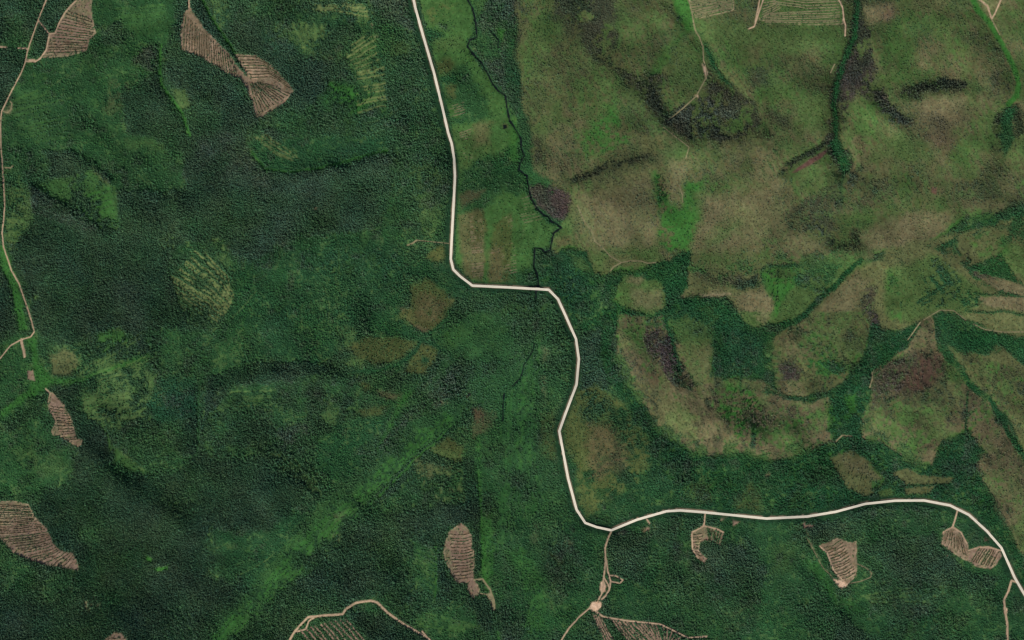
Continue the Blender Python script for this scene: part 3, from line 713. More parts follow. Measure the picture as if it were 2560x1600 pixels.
for t, c, a, mo in (("440,185 560,165 600,180 560,240 510,300 500,360 470,340 480,260", 'VG', .9, .35), ("560,170 760,150 700,220 640,270 560,230", 'K', .75, .5), ("600,480 700,470 760,560 690,620 620,560", 'VG', .7, .45),
                    ("600,450 700,480 780,540 700,560", 'K', .6, .65), ("910,190 960,230 940,380 900,330", 'VG', .7, .5), ("905,200 965,240 940,330", 'K', .7, .6), ("290,600 360,580 420,640 430,760 380,820 300,720", 'VG', .7, .5),
                    ("350,640 430,700 410,800 360,760", 'K', .5, .7), ("1000,760 1050,780 1080,830 1000,830", 'VG', .7, .35), ("1020,680 1050,680 1045,700 1020,700", 'VG', .7, .2), ("1130,600 1260,680 1240,780 1140,760", 'VG', .45, .5),
                    ("1180,60 1300,40 1340,120 1240,140", 'VG', .6, .45), ("1180,20 1389,20 1340,100 1200,80", 'K', .5, .6), ("740,640 778,628 772,690 738,722", 'VG', .9, .1), ("800,310 850,330 880,390 840,385", 'P', .8, .15),
                    ("320,230 420,200 440,240 380,260", 'X', .7, .3), ("490,520 540,510 570,560 510,580", 'P', .7, .3), ("470,420 560,380 620,400 560,440", 'PD', .6, .4), ("390,675 415,675 412,720 395,720", 'X', .8, .1),
                    ("400,770 418,772 415,815 402,812", 'K', .9, .1), ("300,240 130,270 140,285 320,275", 'T', .6, .2), ("350,320 470,300 450,370 400,385", 'T', .6, .2)):
    area(R(t), c, 4.2, 8, a, mo)
area(R("1200,185 1290,205 1440,262 1440,290 1300,255"), 'T', 2.5, 5, .9)
area(R("1200,183 1280,203 1300,215 1220,210"), 'P', 3, 5, .6)
area(R("1215,275 1440,280 1440,338 1310,322 1260,310"), 'T', 2.5, 5, .95)
area(R("1195,338 1290,345 1440,360 1440,388 1250,385"), 'O', 2.5, 5, .9)
line(R("1210,265 1300,272 1440,282"), 'K', 5, 2, 4, .8)
line(R("1190,330 1260,335 1310,330 1389,345"), 'K', 6, 2, 4, .8)
strips(R("940,150 1090,320"), R("1110,150 1230,300"), 8, 'K', 5, .9, .35, 1.2, 8)
strips(R("620,460 760,590"), R("660,440 800,520"), 5, 'X', 2.5, .7, .45, 1, 6)
area(R("210,268 330,262 330,270 230,280"), 'ST', 2.5, 4, .7)

area(Q('D', "930,320 1080,310 1190,370 1180,490 1110,570 1060,480 960,450"), 'VG', 9, 16, .6, .4)
area(Q('D', "1290,400 1480,400 1420,500 1280,500"), 'VG', 10, 16, .5, .45)
area(Q('D', "1700,420 1900,380 2080,420 2100,540 1900,620 1750,540"), 'OG', 12, 18, .6, .35)
for q, P in (('D', "500,172 540,262 600,372 640,432 720,542 850,600 930,625 1110,610 1215,645 1300,635 1420,595"), ('D', "1215,130 1232,220 1250,300"), ('D', "1665,430 1655,500 1660,560 1730,575 1800,615 1900,670"),
             ('D', "2010,130 2060,180 2130,270 2200,340 2290,390 2330,470"), ('B', "830,1255 1000,1275 1180,1250 1450,1215 1640,1220")):
    line(Q(q, P), 'K', 34, 8, 12, .8, .82)
    line(Q(q, P), 'OG', 26, 8, 12, .6, .6)
# south of the road
sl, m = poly_mask(Q('D', "-40,900 120,910 350,980 470,1010 800,910 1200,950 1680,880 1950,870 2150,930 2300,1080 2440,1330 2440,1640 -40,1640"), 6, 6)
blend(sl, m * .9, 'GD')
blend(sl, m * smooth(0.45 + (MID[sl] * 1.2 + MED[sl]) * 1.6) * .6, 'G')
blend(sl, m * smooth(0.45 - (MID[sl] * 1.2 - MED[sl]) * 1.6) * .55, 'D')
area(Q('D', "480,1005 620,1005 650,1080 620,1200 480,1210 450,1100"), 'D', 5, 8)
area(Q('D', "480,1080 600,1080 600,1230 480,1230"), 'DS', 10, 10, .9)
area(Q('D', "490,1000 530,990 540,1010 500,1020"), 'P', 4, 5, .7)
area(Q('D', "880,1080 1000,1050 1100,1090 1230,1200 1150,1320 1000,1250 920,1150"), 'DS', 9, 12)
area(Q('D', "1380,958 1550,935 1565,1010 1470,1065 1430,1060"), 'D', 4, 6)
area(Q('D', "1630,1080 2000,1005 2080,1100 2150,1180 2290,1200 2250,1260 2150,1280 2000,1240 1800,1200"), 'DS', 8, 10)
area(Q('D', "1690,1080 2000,1010 2060,1080 1800,1130"), 'D', 9, 10, .7)
area(Q('D', "1620,1060 1720,1060 1720,1200 1640,1190"), 'D', 8, 9, .6)
area(Q('D', "-40,1120 40,1200 75,1340 70,1560 -40,1560"), 'D2', 6, 9, .9)
area(Q('D', "75,1190 110,1200 110,1280 80,1270"), 'D2', 4, 5, .8)
area(Q('D', "1550,1390 1640,1440 1700,1560 1500,1560"), 'D', 7, 9)
area(Q('D', "2050,1380 2180,1370 2150,1430 2090,1450"), 'D', 8, 10, .8)
area(Q('D', "640,1140 900,1150 1000,1320 900,1420 700,1360"), 'M', 14, 14, .6)
area(Q('D', "1270,1040 1350,1060 1330,1200 1230,1190"), 'OG', 12, 12, .35)
area(Q('D', "780,1000 830,1000 850,1150 820,1200 790,1150"), 'G', 6, 9, .8)
area(Q('D', "1370,1120 1450,1150 1560,1300 1500,1290 1420,1200"), 'VG', 6, 9, .5)
area(Q('D', "1580,1370 1700,1430 1800,1512 1720,1512 1620,1440"), 'G', 7, 9, .8)
area(Q('D', "1480,1270 1560,1300 1700,1400 1600,1380"), 'VG', 6, 9, .4)
area(Q('D', "1640,940 2080,900 2060,1000 1800,1020 1660,1010"), 'G', 9, 12, .35, .4)
area(Q('D', "80,960 140,960 130,1060 90,1060"), 'ST', 6, 9, .3, .6)
area(Q('D', "250,1000 290,1010 280,1060 250,1050"), 'ST', 5, 8, .3, .6)
area(Q('D', "180,1100 240,1130 220,1150"), 'MB', 5, 7, .7)
area(Q('D', "615,985 650,975 650,995 625,1000"), 'B', 3, 4, .8)
area(Q('D', "1190,735 1215,715 1220,730 1205,745"), 'ST', 3, 4, .5)
area(Q('D', "2050,1110 2060,1112 2058,1122"), 'S', 2, 2, .7)

# muted olive field inside the lower bend of the road; its brown heart
area(Q('D', "290,350 400,330 500,400 620,530 660,610 640,700 560,790 480,850 360,935 315,850 285,650 240,525"), 'OG', 9, 14, .45, .1)
area(Q('D', "290,350 400,330 500,400 620,530 650,610 620,690 540,770 480,850 360,935 315,850 285,650 240,525"), 'MB', 9, 14, .65, .2)
area(Q('D', "360,490 450,470 540,560 520,690 400,740 350,640"), 'B', 14, 16, .55, .15)
area(Q('D', "310,440 420,380 480,450 380,500"), 'M', 9, 14, .45, .35)
# small lighter openings and faint old trails scattered through the western and southern woods
WEST = np.clip(-HILLSIDE / 40, 0, 1)
YOUNG = WEST * smooth((11.5 - FLD[..., 7]) / 3) * smooth((FLD[..., 6] - .28) / .12)
blend(full, YOUNG * smooth(-.25 + FINE * 1.3 + MED * .7 + fbm(22, 501, 3) * .9) * .5, 'Y')
blend(full, YOUNG * smooth(-.2 + FINE * 1.0 - MED * .7 + fbm(30, 502, 3) * 1.2) * .4, 'GB')
blend(full, YOUNG * smooth(-.2 + FINE * .8 + fbm(26, 503, 3) * 1.5 - MID * .5) * .6, 'D2')
blend(full, WEST * smooth((FLD[..., 7] - 11.5) / 3) * smooth(-.25 + FINE * .8 + fbm(34, 504, 3) * 1.5) * .55, 'M')
lr = random.Random(5)
for k in range(230):
    x, y = lr.uniform(20, 1340), lr.uniform(10, 1590)
    a = math.radians(lr.choice((35, 50, 62, -20, -35, 75)) + 14 * fbm_at(x, y))
    L = lr.uniform(18, 60)
    bend = lr.uniform(-.25, .25)
    P = np.array([[x + t * L * math.cos(a + bend * t), y + t * L * math.sin(a + bend * t)] for t in np.linspace(-1, 1, 7)])
    sl, m = line_mask(P, 2.2, 1.1, 3)
    blend(sl, m * YOUNG[sl] * smooth(.5 + MED[sl] * 1.5 + FINE[sl]) * .75, lr.choice(('Y', 'Y', 'GB')))

# open scrub on the valley floor south of the bend and the bright diagonal meadow
area(Q('D', "-260,-20 60,20 200,90 255,320 190,500 240,840 160,1100 200,1512 -80,1512 -60,1000 -180,600"), 'G', 12, 14, .55, .2)
area(Q('C', "2060,60 2250,-60 2419,-60 2500,60 2460,300 2419,500 2300,480 2240,300 2150,200"), 'G', 12, 14, .6, .3)
area(Q('C', "2150,40 2300,-20 2380,40 2250,180"), 'GB', 14, 16, .35, .4)
strips(Q('D', "-60,380 -40,700 -80,1100"), Q('D', "130,100 110,500 140,900"), 9, 'VG', 6, .25, .6, 1.2, 20)
strips(Q('D', "-60,420 -40,760"), Q('D', "110,480 100,720"), 5, 'G', 10, .4, .5, 1.2, 22)
area(Q('D', "-20,1100 70,1060 180,1300 160,1512 80,1512 60,1300"), 'VG', 12, 12, .4, .4)
area(Q('C', "1340,1090 1550,860 1750,740 1960,540 2190,390 2210,410 2100,500 1960,620 1850,740 1650,900 1560,1050 1400,1200 1200,1400 1050,1560 960,1560 1100,1380 1200,1250"), 'GB', 12, 14, .5, .25)
line(Q('C', "1000,1530 1180,1340 1400,1110 1560,900 1780,740 1960,590 2150,430"), 'VG', 14, 8, 12, .4, .4)
line(Q('C', "1000,1530 1180,1340 1400,1110 1560,900 1780,740 1960,590 2150,430"), 'G', 60, 26, 16, .6)
strips(Q('C', "1000,1500 1400,1080 1780,720 2100,430"), Q('C', "1080,1530 1500,1120 1880,760 2220,430"), 8, 'VG', 3, .45, .5, 1, 10)
line(Q('C', "2420,-60 2200,120 2050,300 1900,430 1750,600"), 'G', 26, 10, 12, .6, .3)
line(Q('C', "2260,560 2270,800 2290,1200 2360,1500"), 'VG', 10, 5, 6, .5, .3)

# overgrown strips of old cuttings
F1 = T(0, 400, "1880,790 2030,960 2150,1100 2205,1290")
F2 = T(0, 400, "1790,950 1950,1060 2080,1180 2180,1340")
F3 = T(0, 400, "1600,1110 1780,1210 1980,1320 2130,1450")
F4 = T(0, 400, "1660,1270 1760,1350 1900,1440 2040,1540")
area(T(0, 400, "1850,820 2030,930 2200,1100 2210,1320 2120,1512 1850,1560 1640,1270 1590,1100 1760,1150"), 'M', 6, 8, .9)
strips(F1, F2, 3, 'YB', 3.2, .95, .25, .5, 5)
strips(F2, F3, 5, 'YB', 4.2, .95, .2, .5, 6)
strips(F3, F4, 4, 'YB', 3.6, .95, .2, .5, 6)
strips(F4, T(0, 400, "1700,1400 1790,1470 1850,1560"), 3, 'Y', 4, .8, .2, .5, 4)
area(T(0, 400, "1990,730 2070,715 2150,850 2160,930 2090,890 2030,810"), 'Y', 3, 5, .8, .25)
area(T(0, 400, "1850,1010 1990,1080 2080,1200 1960,1180 1850,1090"), 'Y', 5, 6, .45, .45)
line(T(0, 400, "2040,900 2110,980 2200,1100 2190,1180"), 'Y', 2.5, 1.2, 3, .7)
line(T(0, 400, "2419,1250 2300,1380 2180,1512"), 'Y', 2.5, 1.2, 3, .6)
strips(Q('A', "1690,320 1810,300"), Q('A', "1690,540 1820,510"), 9, 'YB', 3, .7)
strips(Q('A', "1620,240 1740,140"), Q('A', "1690,330 1810,290"), 6, 'YB', 3, .7)
strips(Q('A', "1350,110 1420,230"), Q('A', "1680,110 1580,240"), 9, 'Y', 4, .5, .5)
strips(Q('A', "1450,10 1690,5"), Q('A', "1480,40 1760,90"), 4, 'YB', 3, .7)
strips(Q('A', "1190,650 1290,740 1400,770"), Q('A', "1260,640 1360,690 1420,750"), 4, 'YB', 3, .6, .3)
strips(Q('A', "1100,1230 1120,1380"), Q('A', "1400,1210 1420,1330"), 9, 'G', 4, .7, .45)
strips(Q('A', "1450,1330 1400,1480"), Q('A', "1850,1180 1800,1350"), 10, 'G', 3, .7, .5)
strips(Q('A', "35,960 130,980"), Q('A', "35,1180 80,1180"), 8, 'Y', 4, .6, .4)
strips(Q('C', "1220,590 1400,760 1510,840"), Q('C', "1330,620 1450,730 1530,830"), 5, 'Y', 3, .6, .3)
strips(Q('C', "1300,700 1430,790"), Q('C', "1460,620 1560,760"), 4, 'Y', 2.5, .5, .4)
strips(Q('C', "1090,340 1280,330"), Q('C', "1080,450 1290,440"), 7, 'Y', 3, .5, .45)
strips(Q('C', "390,380 640,340"), Q('C', "420,480 700,470"), 9, 'Y', 4, .5, .4)
strips(Q('C', "2060,700 2190,720"), Q('C', "2080,870 2190,880"), 11, 'Y', 3, .55, .4)
strips(Q('C', "1970,1080 2060,1120"), Q('C', "1960,1220 2060,1280"), 7, 'GB', 3, .6, .4)
strips(Q('C', "2000,1380 2280,1440"), Q('C', "1960,1450 2200,1470"), 6, 'GB', 3, .6, .4)
strips(Q('C', "440,200 640,60"), Q('C', "480,300 760,180"), 5, 'Y', 4, .5, .45)
strips(Q('C', "640,1340 700,1512"), Q('C', "870,1340 960,1490"), 7, 'G', 3, .6, .45)
strips(Q('C', "0,640 30,800"), Q('C', "20,620 140,830"), 3, 'G', 3, .7, .3)
strips(Q('D', "1680,910 1660,1010"), Q('D', "2040,900 2020,1000"), 12, 'G', 3, .5, .5)
strips(Q('D', "1650,1300 1880,1260"), Q('D', "1700,1330 1960,1330"), 4, 'Y', 3, .45, .5)
strips(Q('A', "540,30 800,10"), Q('A', "540,160 800,130"), 9, 'GB', 3, .4, .5)
strips(Q('A', "60,470 200,400"), Q('A', "60,700 420,640"), 22, 'GB', 3, .4, .5)
strips(Q('A', "60,480 340,430"), Q('A', "60,690 500,600"), 16, 'D', 2.5, .4, .55)
strips(Q('A', "260,960 520,870"), Q('A', "470,1080 545,1070"), 14, 'VG', 3, .5, .4)
strips(Q('B', "1900,1420 2080,1300"), Q('B', "2060,1512 2230,1420"), 10, 'KT', 4, .7, .35)
strips(Q('D', "2130,90 2380,50"), Q('D', "2110,140 2300,110"), 5, 'K', 4, .7, .35)
strips(Q('D', "1350,110 1600,250"), Q('D', "1380,200 1500,330"), 7, 'K', 3, .7, .5)
strips(Q('B', "1000,960 1130,1150"), Q('B', "1250,900 1300,1050"), 9, 'O', 5, .4, .5)

line(Q('A', "760,215 755,300 765,400 800,450 845,510 870,560 895,640"), 'VG', 8, 2.5, 4, .85)
line(Q('A', "940,-40 1000,90 1050,160 1090,220 1130,280"), 'VG', 7, 2, 3, .8)
line(Q('A', "1190,720 1250,800 1380,814 1500,795 1620,765 1830,712"), 'VG', 6, 2, 3, .7)
line(Q('A', "2130,645 2110,720 2000,700"), 'G', 5, 2, 3, .5)
line(Q('C', "1060,0 980,80"), 'Y', 3, 1.5, 2, .6)
line(Q('C', "960,250 940,330 935,450 940,560 930,640 850,665"), 'G', 7, 2, 4, .8)
line(Q('C', "480,490 515,560 520,620"), 'GB', 5, 2, 3, .8)
line(Q('C', "570,620 680,710"), 'Y', 4, 2, 3, .6)
line(Q('C', "1990,95 1960,150 1900,200 1800,240 1650,250"), 'GD', 9, 3, 4)
line(Q('C', "1990,95 1900,60 1760,0"), 'GD', 7, 3, 4)
line(Q('C', "1990,95 2060,40 2100,0"), 'GD', 6, 3, 4)
line(Q('C', "2000,90 2080,130 2150,190"), 'GD', 7, 3, 4)
line(Q('C', "2262,780 2275,900 2285,1200 2330,1300"), 'VG', 5, 2, 3, .6)
line(Q('C', "2060,1060 2062,1180 2056,1310"), 'VG', 2.5, 1.2, 2, .8)
line(Q('D', "740,150 790,300 850,330"), 'K', 5, 2, 3, .6)
line(Q('D', "1180,340 1300,360 1420,380 1500,350"), 'K', 5, 2, 4, .8)
line(Q('D', "1500,430 1580,500 1620,540"), 'K', 6, 2, 4, .9)
line(Q('D', "1640,560 1500,600 1420,625 1220,670 1110,640 930,650 850,625 700,540 620,430 540,290"), 'GB', 4, 1.5, 2, .45)
line(Q('D', "785,560 790,700 785,880"), 'GD', 6, 2, 3, .5)
line(Q('D', "360,750 480,660 540,650"), 'B', 5, 2.5, 3, .5)
line(Q('D', "1380,970 1450,1120 1520,1230"), 'ST', 2, 1.2, 4, .5, .5)

# ------------------------------------------------------------------ roads, tracks, water: centre lines
MAIN = np.vstack([[[1022, -140], [1028, -50]], T(640, 0, "1490,0 1505,70 1560,270 1680,680 1760,1010 1815,1250 1850,1360 1872,1500"),
                  T(640, 400, "1880,150 1878,210 1855,640 1840,935 1865,1035 1930,1100 2045,1187 2410,1205"),
                  T(1280, 400, "348,1226 435,1315 515,1490"),
                  T(1280, 800, "605,180 632,370 610,610 500,900 447,1050 465,1150 530,1495"),
                  T(1280, 1200, "610,280 692,405 800,445 938,475 1180,375 1460,295 1590,287 1820,305 2405,364"),
                  T(1920, 1200, "370,345 640,300 920,225 1200,195 1475,193 1720,240 1900,330 2065,480 2205,640 2330,920 2419,1075"),
                  [[2600, 1550], [2660, 1650], [2700, 1740]]])
TRACKS = [   # line, width px, class
    (np.vstack([[[150, -130]], T(0, 0, "435,0 370,160 260,480 235,600 200,690 110,860 15,1050 5,1150 10,1400 18,1500"),
                T(0, 400, "45,430 35,560 20,690 35,820 110,1050 180,1170 270,1430 292,1500"),
                T(0, 800, "325,110 290,160 200,185 100,240 0,365"), [[-120, 990]]]), 2.0, 'S'),
    (T(0, 0, "365,200 465,320 520,315 560,215 620,110 715,10"), 2.8, 'S'),
    (T(0, 0, "465,320 440,470 380,555 330,585 250,580"), 2.8, 'S'),
    (T(0, 0, "-200,440 0,442 60,448"), 3, 'S'),
    (T(0, 0, "170,455 240,458 262,470"), 2.4, 'S'),
    (T(0, 0, "30,1050 70,1065 108,1030 112,975 95,960"), 2.5, 'ST'),
    (T(0, 400, "45,72 100,75 118,55"), 2.5, 'ST'),
    (T(0, 800, "200,185 208,230 225,290 232,345"), 5, 'S'),
    (T(640, 1200, "290,1600 320,1512 360,1440 420,1370 490,1295 640,1280 820,1270 850,1220 950,1160 1080,1142 1150,1160 1240,1250 1380,1350 1620,1490 1680,1560"), 4.4, 'S'),
    (T(640, 1200, "1570,1430 1620,1490"), 3, 'S'),
    (T(640, 1200, "360,1440 470,1410 500,1330 550,1300"), 3.2, 'S'),
    (T(640, 1200, "2060,945 2140,935 2210,1030 2250,1140 2255,1220"), 4.0, 'ST'),
    (T(640, 1200, "2115,1070 2180,1080 2215,1110"), 2.4, 'ST'),
    (T(1280, 1200, "938,490 905,560 880,650 885,750 872,890 862,960 850,1070 820,1130"), 3.2, 'S'),
    (T(1280, 1200, "890,750 905,860 935,960 920,1040 890,1090 850,1130"), 3.0, 'S'),
    (T(1280, 1200, "870,920 900,970 918,1010"), 2.4, 'S'),
    (T(1280, 1200, "740,1205 630,1300 540,1400 480,1490 440,1560"), 2.8, 'S'),
    (T(1280, 1200, "790,1240 860,1290 1080,1330 1390,1360 1450,1385 1600,1460 1660,1490 1840,1480"), 3.4, 'S'),
    (T(1280, 1200, "925,900 980,905 1050,945 1020,975 945,960"), 2.6, 'S'),
    (T(1280, 1200, "1825,320 1822,370 1815,430"), 2.8, 'S'),
    (T(1280, 1200, "1820,435 1700,495 1705,650 1760,740"), 2.4, 'S'),
    (T(1280, 1200, "1820,435 1940,465 2000,495"), 2.4, 'S'),
    (T(1280, 1200, "1275,370 1300,410"), 3, 'S'),
    (T(1920, 1200, "1792,285 1770,370 1745,445"), 2.8, 'S'),
    (T(1920, 1200, "1745,445 1660,490"), 2.2, 'S'),
    (T(1920, 1200, "1745,445 1825,495 1880,600"), 2.2, 'S'),
    (T(1920, 1200, "2205,668 2080,630 1960,645 1900,665"), 2.4, 'S'),
    (T(1920, 1200, "2345,965 2300,948 2270,1050 2230,1130 2240,1230 2262,1350 2265,1512 2280,1620"), 4.2, 'S'),
    (T(1920, 1200, "490,625 560,690 620,850 745,985"), 3, 'S'),
    (T(1920, 1200, "835,790 940,840 980,880 970,920 870,960 780,975"), 1.0, 'CC'),
    (T(1920, 1200, "360,540 400,600 480,760 520,830 600,910"), 1.0, 'ST'),
    (T(1280, 0, "1640,-80 1665,0 1690,60 1715,200 1735,295 1770,350 1805,440 1810,570 1840,660 1830,740 1740,910 1600,1040 1470,1140"), 2.2, 'ST'),
    (T(1280, 0, "1430,1200 1530,1280 1675,1390 1640,1500"), 1.3, 'ST'),
    (T(1280, 400, "1580,240 1610,330 1610,400"), 1.2, 'ST'),
    (T(1920, 0, "650,-60 670,0 705,70 720,200 735,240 730,340"), 2.8, 'S'),
    (T(1920, 0, "1950,-50 2000,0 2075,60 2115,180 2140,140 2220,-50"), 2.8, 'S'),
    (T(1920, 0, "2115,180 2190,330"), 2.2, 'ST'),
    (T(1920, 0, "630,605 590,690"), 2.4, 'ST'),
    (T(1280, 0, "2385,-40 2360,40 2290,250 2240,270"), 2.6, 'S'),
    (T(1280, 0, "2340,0 2320,110 2300,200"), 2.0, 'S'),
    (T(1280, 400, "620,430 680,580 760,680 785,770 850,820 930,910 1035,970 1110,955 1220,955 1280,975 1360,970"), 1.4, 'ST'),
    (T(1280, 400, "1035,970 960,1010 930,1050"), 2.0, 'ST'),
    (T(640, 400, "1430,805 1480,785 1520,755"), 3, 'ST'),
    (T(640, 400, "1520,755 1830,790"), 1.2, 'ST'),
    (T(1920, 400, "1470,1512 1620,1420 1750,1420 1870,1512"), 1.3, 'ST'),
    (T(1920, 800, "1440,20 1320,190"), 2.0, 'ST'),
    (T(1920, 800, "1940,40 2050,90 2230,115 2419,110"), 1.5, 'ST'),
    (T(1920, 800, "985,490 985,560 960,640"), 2.0, 'ST'),
    (T(1920, 800, "640,1150 700,1090 790,1100"), 3.0, 'ST'),
    (T(0, 800, "430,650 480,700"), 2.2, 'S'),
    (T(0, 0, "1785,-40 1785,70"), 3.0, 'S'),
]
PADS = [(1280, 1200, "760,1150 800,1140 850,1160 855,1200 820,1240 770,1245 740,1210", 'S'),
        (1280, 1200, "845,965 880,960 898,1000 895,1060 850,1075 832,1040", 'S'),
        (1280, 0, "1800,590 1830,620 1848,670 1830,740 1815,690", 'S'),
        (1280, 0, "1725,905 1755,900 1755,930", 'S'),
        (1920, 1200, "620,935 680,945 755,985 740,1010 700,1022 670,1000", 'S'),
        (0, 800, "262,490 325,480 335,590 300,570 262,565", 'CC'),
        (640, 1200, "2180,1070 2230,1060 2270,1210 2245,1215", 'ST'),
        (1280, 1200, "1780,720 1840,745 1810,790 1770,750", 'CC'),
        (1280, 1200, "1260,450 1310,440 1290,480", 'CC'),
        (1280, 1200, "1980,340 2050,345 2000,380 1970,400", 'CC'),
        (1280, 1200, "2070,350 2100,370 2160,400 2100,430", 'CC'),
        (1920, 1200, "330,380 350,380 360,420 430,420 430,440 340,450", 'CC'),
        (1920, 1200, "2050,530 2110,540 2110,570 2050,580", 'ZB'),
        (1920, 1200, "2225,1210 2260,1210 2265,1260 2235,1260", 'S'),
        (0, 0, "250,570 330,570 340,590 260,595", 'S')]
STREAMS = [
    (np.vstack([[[1165, -130]], T(640, 0, "2000,0 2045,80 2075,200 2090,350 2020,380 1995,440 2060,520 2130,590 2200,720 2240,800 2290,860 2355,900 2368,1000 2395,1140"),
                T(1280, 0, "0,1170 85,1310 85,1400 120,1470"),
                T(1280, 400, "75,30 65,90 140,150 160,280 190,380 240,460 300,520 340,530 370,580 420,600 465,640 395,690 380,760 360,850 310,870 275,835 215,830 205,1000 240,1080 250,1170 226,1250 226,1330")]), 3.1),
    (T(640, 0, "2200,270 2290,370 2290,500"), 1.6),
    (T(1280, 800, "215,225 190,310 110,430 100,490 70,560 0,620"), 2.0),
    (T(640, 800, "2345,690 2335,770 2333,860 2333,950"), 2.4),
]
PONDS = [T(640, 0, "2335,1180 2365,1185 2368,1210 2340,1220"), T(640, 800, "1990,705 2025,690 2030,705 2000,722")]

for P, w in STREAMS:
    line(P, 'K', w + 6, 2, 6, .7, .2)
    line(P, 'W', w + .6, 1.0, 2, .8)
for P in PONDS:
    area(P, 'B', 4, 3, .8)
    area(P, 'W', 1.5, 1)
for P, w, c in TRACKS:
    line(P, c, w + .3, 1.2, 1.5, .6)
for x, y, s, c in PADS:
    area(T(x, y, s), c, 2.5, 5)
# dark green strip either side of the main road, then worn soil on one side
line(MAIN + np.array([-3, 1]), 'V', 25, 5, 5, .9)
line(MAIN + np.array([-.5, -1.2]), 'CC', 8.5, 1.5, 1.5, .8, .1)

# ------------------------------------------------------------------ felled clearings
CLEAR = []   # name key, outline, soil class, list of row bundles, label, rows label


def clearing(P, cls, bundles, label, rowlabel, group, tall=0, edge=True, tracks=False):
    CLEAR.append(dict(P=P, cls=cls, bundles=bundles, label=label, rowlabel=rowlabel, group=group, tall=tall, tracks=tracks))
    area(P, cls, 2.2, 3.5)
    if edge:
        line(np.vstack([P, P[:1]]), 'S', 2.2, 1.2, 2.5, .5, .3)


clearing(T(0, 0, "720,5 865,5 870,170 905,310 845,380 820,480 640,535 410,545 440,465 470,325 520,320 560,220 620,130"), 'CC',
         [(T(0, 0, "640,90 900,190"), T(0, 0, "410,520 840,500"), 15, 0)],
         "brown felled clearing beside the forked dirt road at the top left", "row of dark brush across the brown clearing beside the forked dirt road", "brush rows in the clearing by the forked road")
clearing(Q('A', "892,30 955,120 1010,185 1085,260 1130,330 1180,380 1140,300 1112,256 1215,262 1275,300 1345,375 1385,430 1330,495 1235,552 1212,552 1200,490 1175,430 1140,370 1060,335 980,285 905,245 858,232 857,130 868,75"), 'CG',
         [(Q('A', "872,70 862,240"), Q('A', "1110,290 1130,375"), 22, 0),
          (Q('A', "1120,262 1220,266 1295,315"), Q('A', "1190,372 1290,370 1380,425"), 8, 0),
          (Q('A', "1222,385 1300,410 1375,440"), Q('A', "1180,400 1200,470 1222,545"), 12, 0)],
         "long two-lobed brown clearing with a wedge of dark forest cut into it", "row of brush in the long two-lobed brown clearing split by a forest wedge", "brush rows in the two-lobed clearing")
clearing(T(0, 800, "475,695 455,780 470,860 520,930 530,970 490,1050 500,1080 545,1075 600,1110 690,1170 740,1195 775,1170 770,1130 720,1110 690,1000 665,910 610,840 610,810 560,755 500,690"), 'CC',
         [(T(0, 800, "450,800 620,830"), T(0, 800, "600,1150 780,1130"), 13, 0)],
         "narrow slanting brown clearing enclosed by dark spruce near the left edge", "row of brush in the narrow slanting clearing enclosed by dark spruce", "brush rows in the narrow slanting clearing")
clearing(T(0, 1200, "-120,200 120,200 270,235 320,350 440,460 500,600 560,660 680,690 740,800 735,855 640,835 450,800 300,755 130,685 0,545 -120,440"), 'CC',
         [(T(0, 1200, "-100,215 60,225 280,245"), T(0, 1200, "-60,520 200,510 450,470"), 15, 0), (T(0, 1200, "0,540 220,520 460,480"), T(0, 1200, "400,800 560,740 640,670"), 13, 0),
          (T(0, 1200, "480,790 560,740 640,690"), T(0, 1200, "640,850 690,790 720,720"), 4, 0)],
         "large striped brown clearing cut by the left edge", "row of dark brush in the large striped clearing cut by the left edge", "brush rows in the clearing at the left edge")
clearing(T(640, 1200, "1940,410 1830,490 1790,590 1775,680 1800,770 1850,890 1890,960 2010,970 2000,1040 2050,1110 2090,1090 2115,1040 2090,985 2060,940 2060,680 2040,640 2040,530 2000,460"), 'CC',
         [(T(640, 1200, "1830,500 1960,510 2035,490"), T(640, 1200, "1870,950 1960,945 2060,925"), 15, 0)],
         "tall brown clearing with a small round lobe at its foot, bottom centre", "row of brush in the tall brown clearing with a small round lobe", "brush rows in the tall clearing")
clearing(T(640, 1200, "480,1295 820,1275 870,1285 960,1370 1080,1512 1160,1600 280,1600 330,1500 360,1430 410,1350"), 'M',
         [(T(640, 1200, "400,1420 480,1512 520,1580"), T(640, 1200, "860,1300 980,1430 1100,1580"), 10, 5)],
         "clearing with long slanting strips of trees below the curved dirt road", "long strip of uncut trees in the clearing below the curved dirt road", "uncut strips below the curved dirt road", edge=False, tracks='w')
clearing(T(1280, 1200, "750,1255 830,1275 900,1310 1100,1340 1390,1365 1450,1390 1560,1450 1660,1492 1830,1485 1860,1600 900,1600 850,1430 800,1340"), 'M',
         [(T(1280, 1200, "758,1262 800,1370 850,1470 890,1580"), T(1280, 1200, "850,1300 900,1400 960,1500 1000,1580"), 4, 5),
          (T(1280, 1200, "930,1320 1000,1420 1080,1512 1130,1580"), T(1280, 1200, "1100,1345 1180,1430 1270,1512 1330,1580"), 5, 5),
          (T(1280, 1200, "1120,1345 1220,1440 1300,1520 1350,1580"), T(1280, 1200, "1380,1370 1400,1440 1420,1512 1430,1580"), 7, 3),
          (T(1280, 1200, "1400,1370 1430,1440 1440,1580"), T(1280, 1200, "1620,1490 1540,1530 1480,1580"), 5, 3)],
         "fan-shaped clearing of slanting strips below the bare round landing", "strip of uncut trees fanning out below the bare round landing", "uncut strips below the round landing", edge=False, tracks='w')
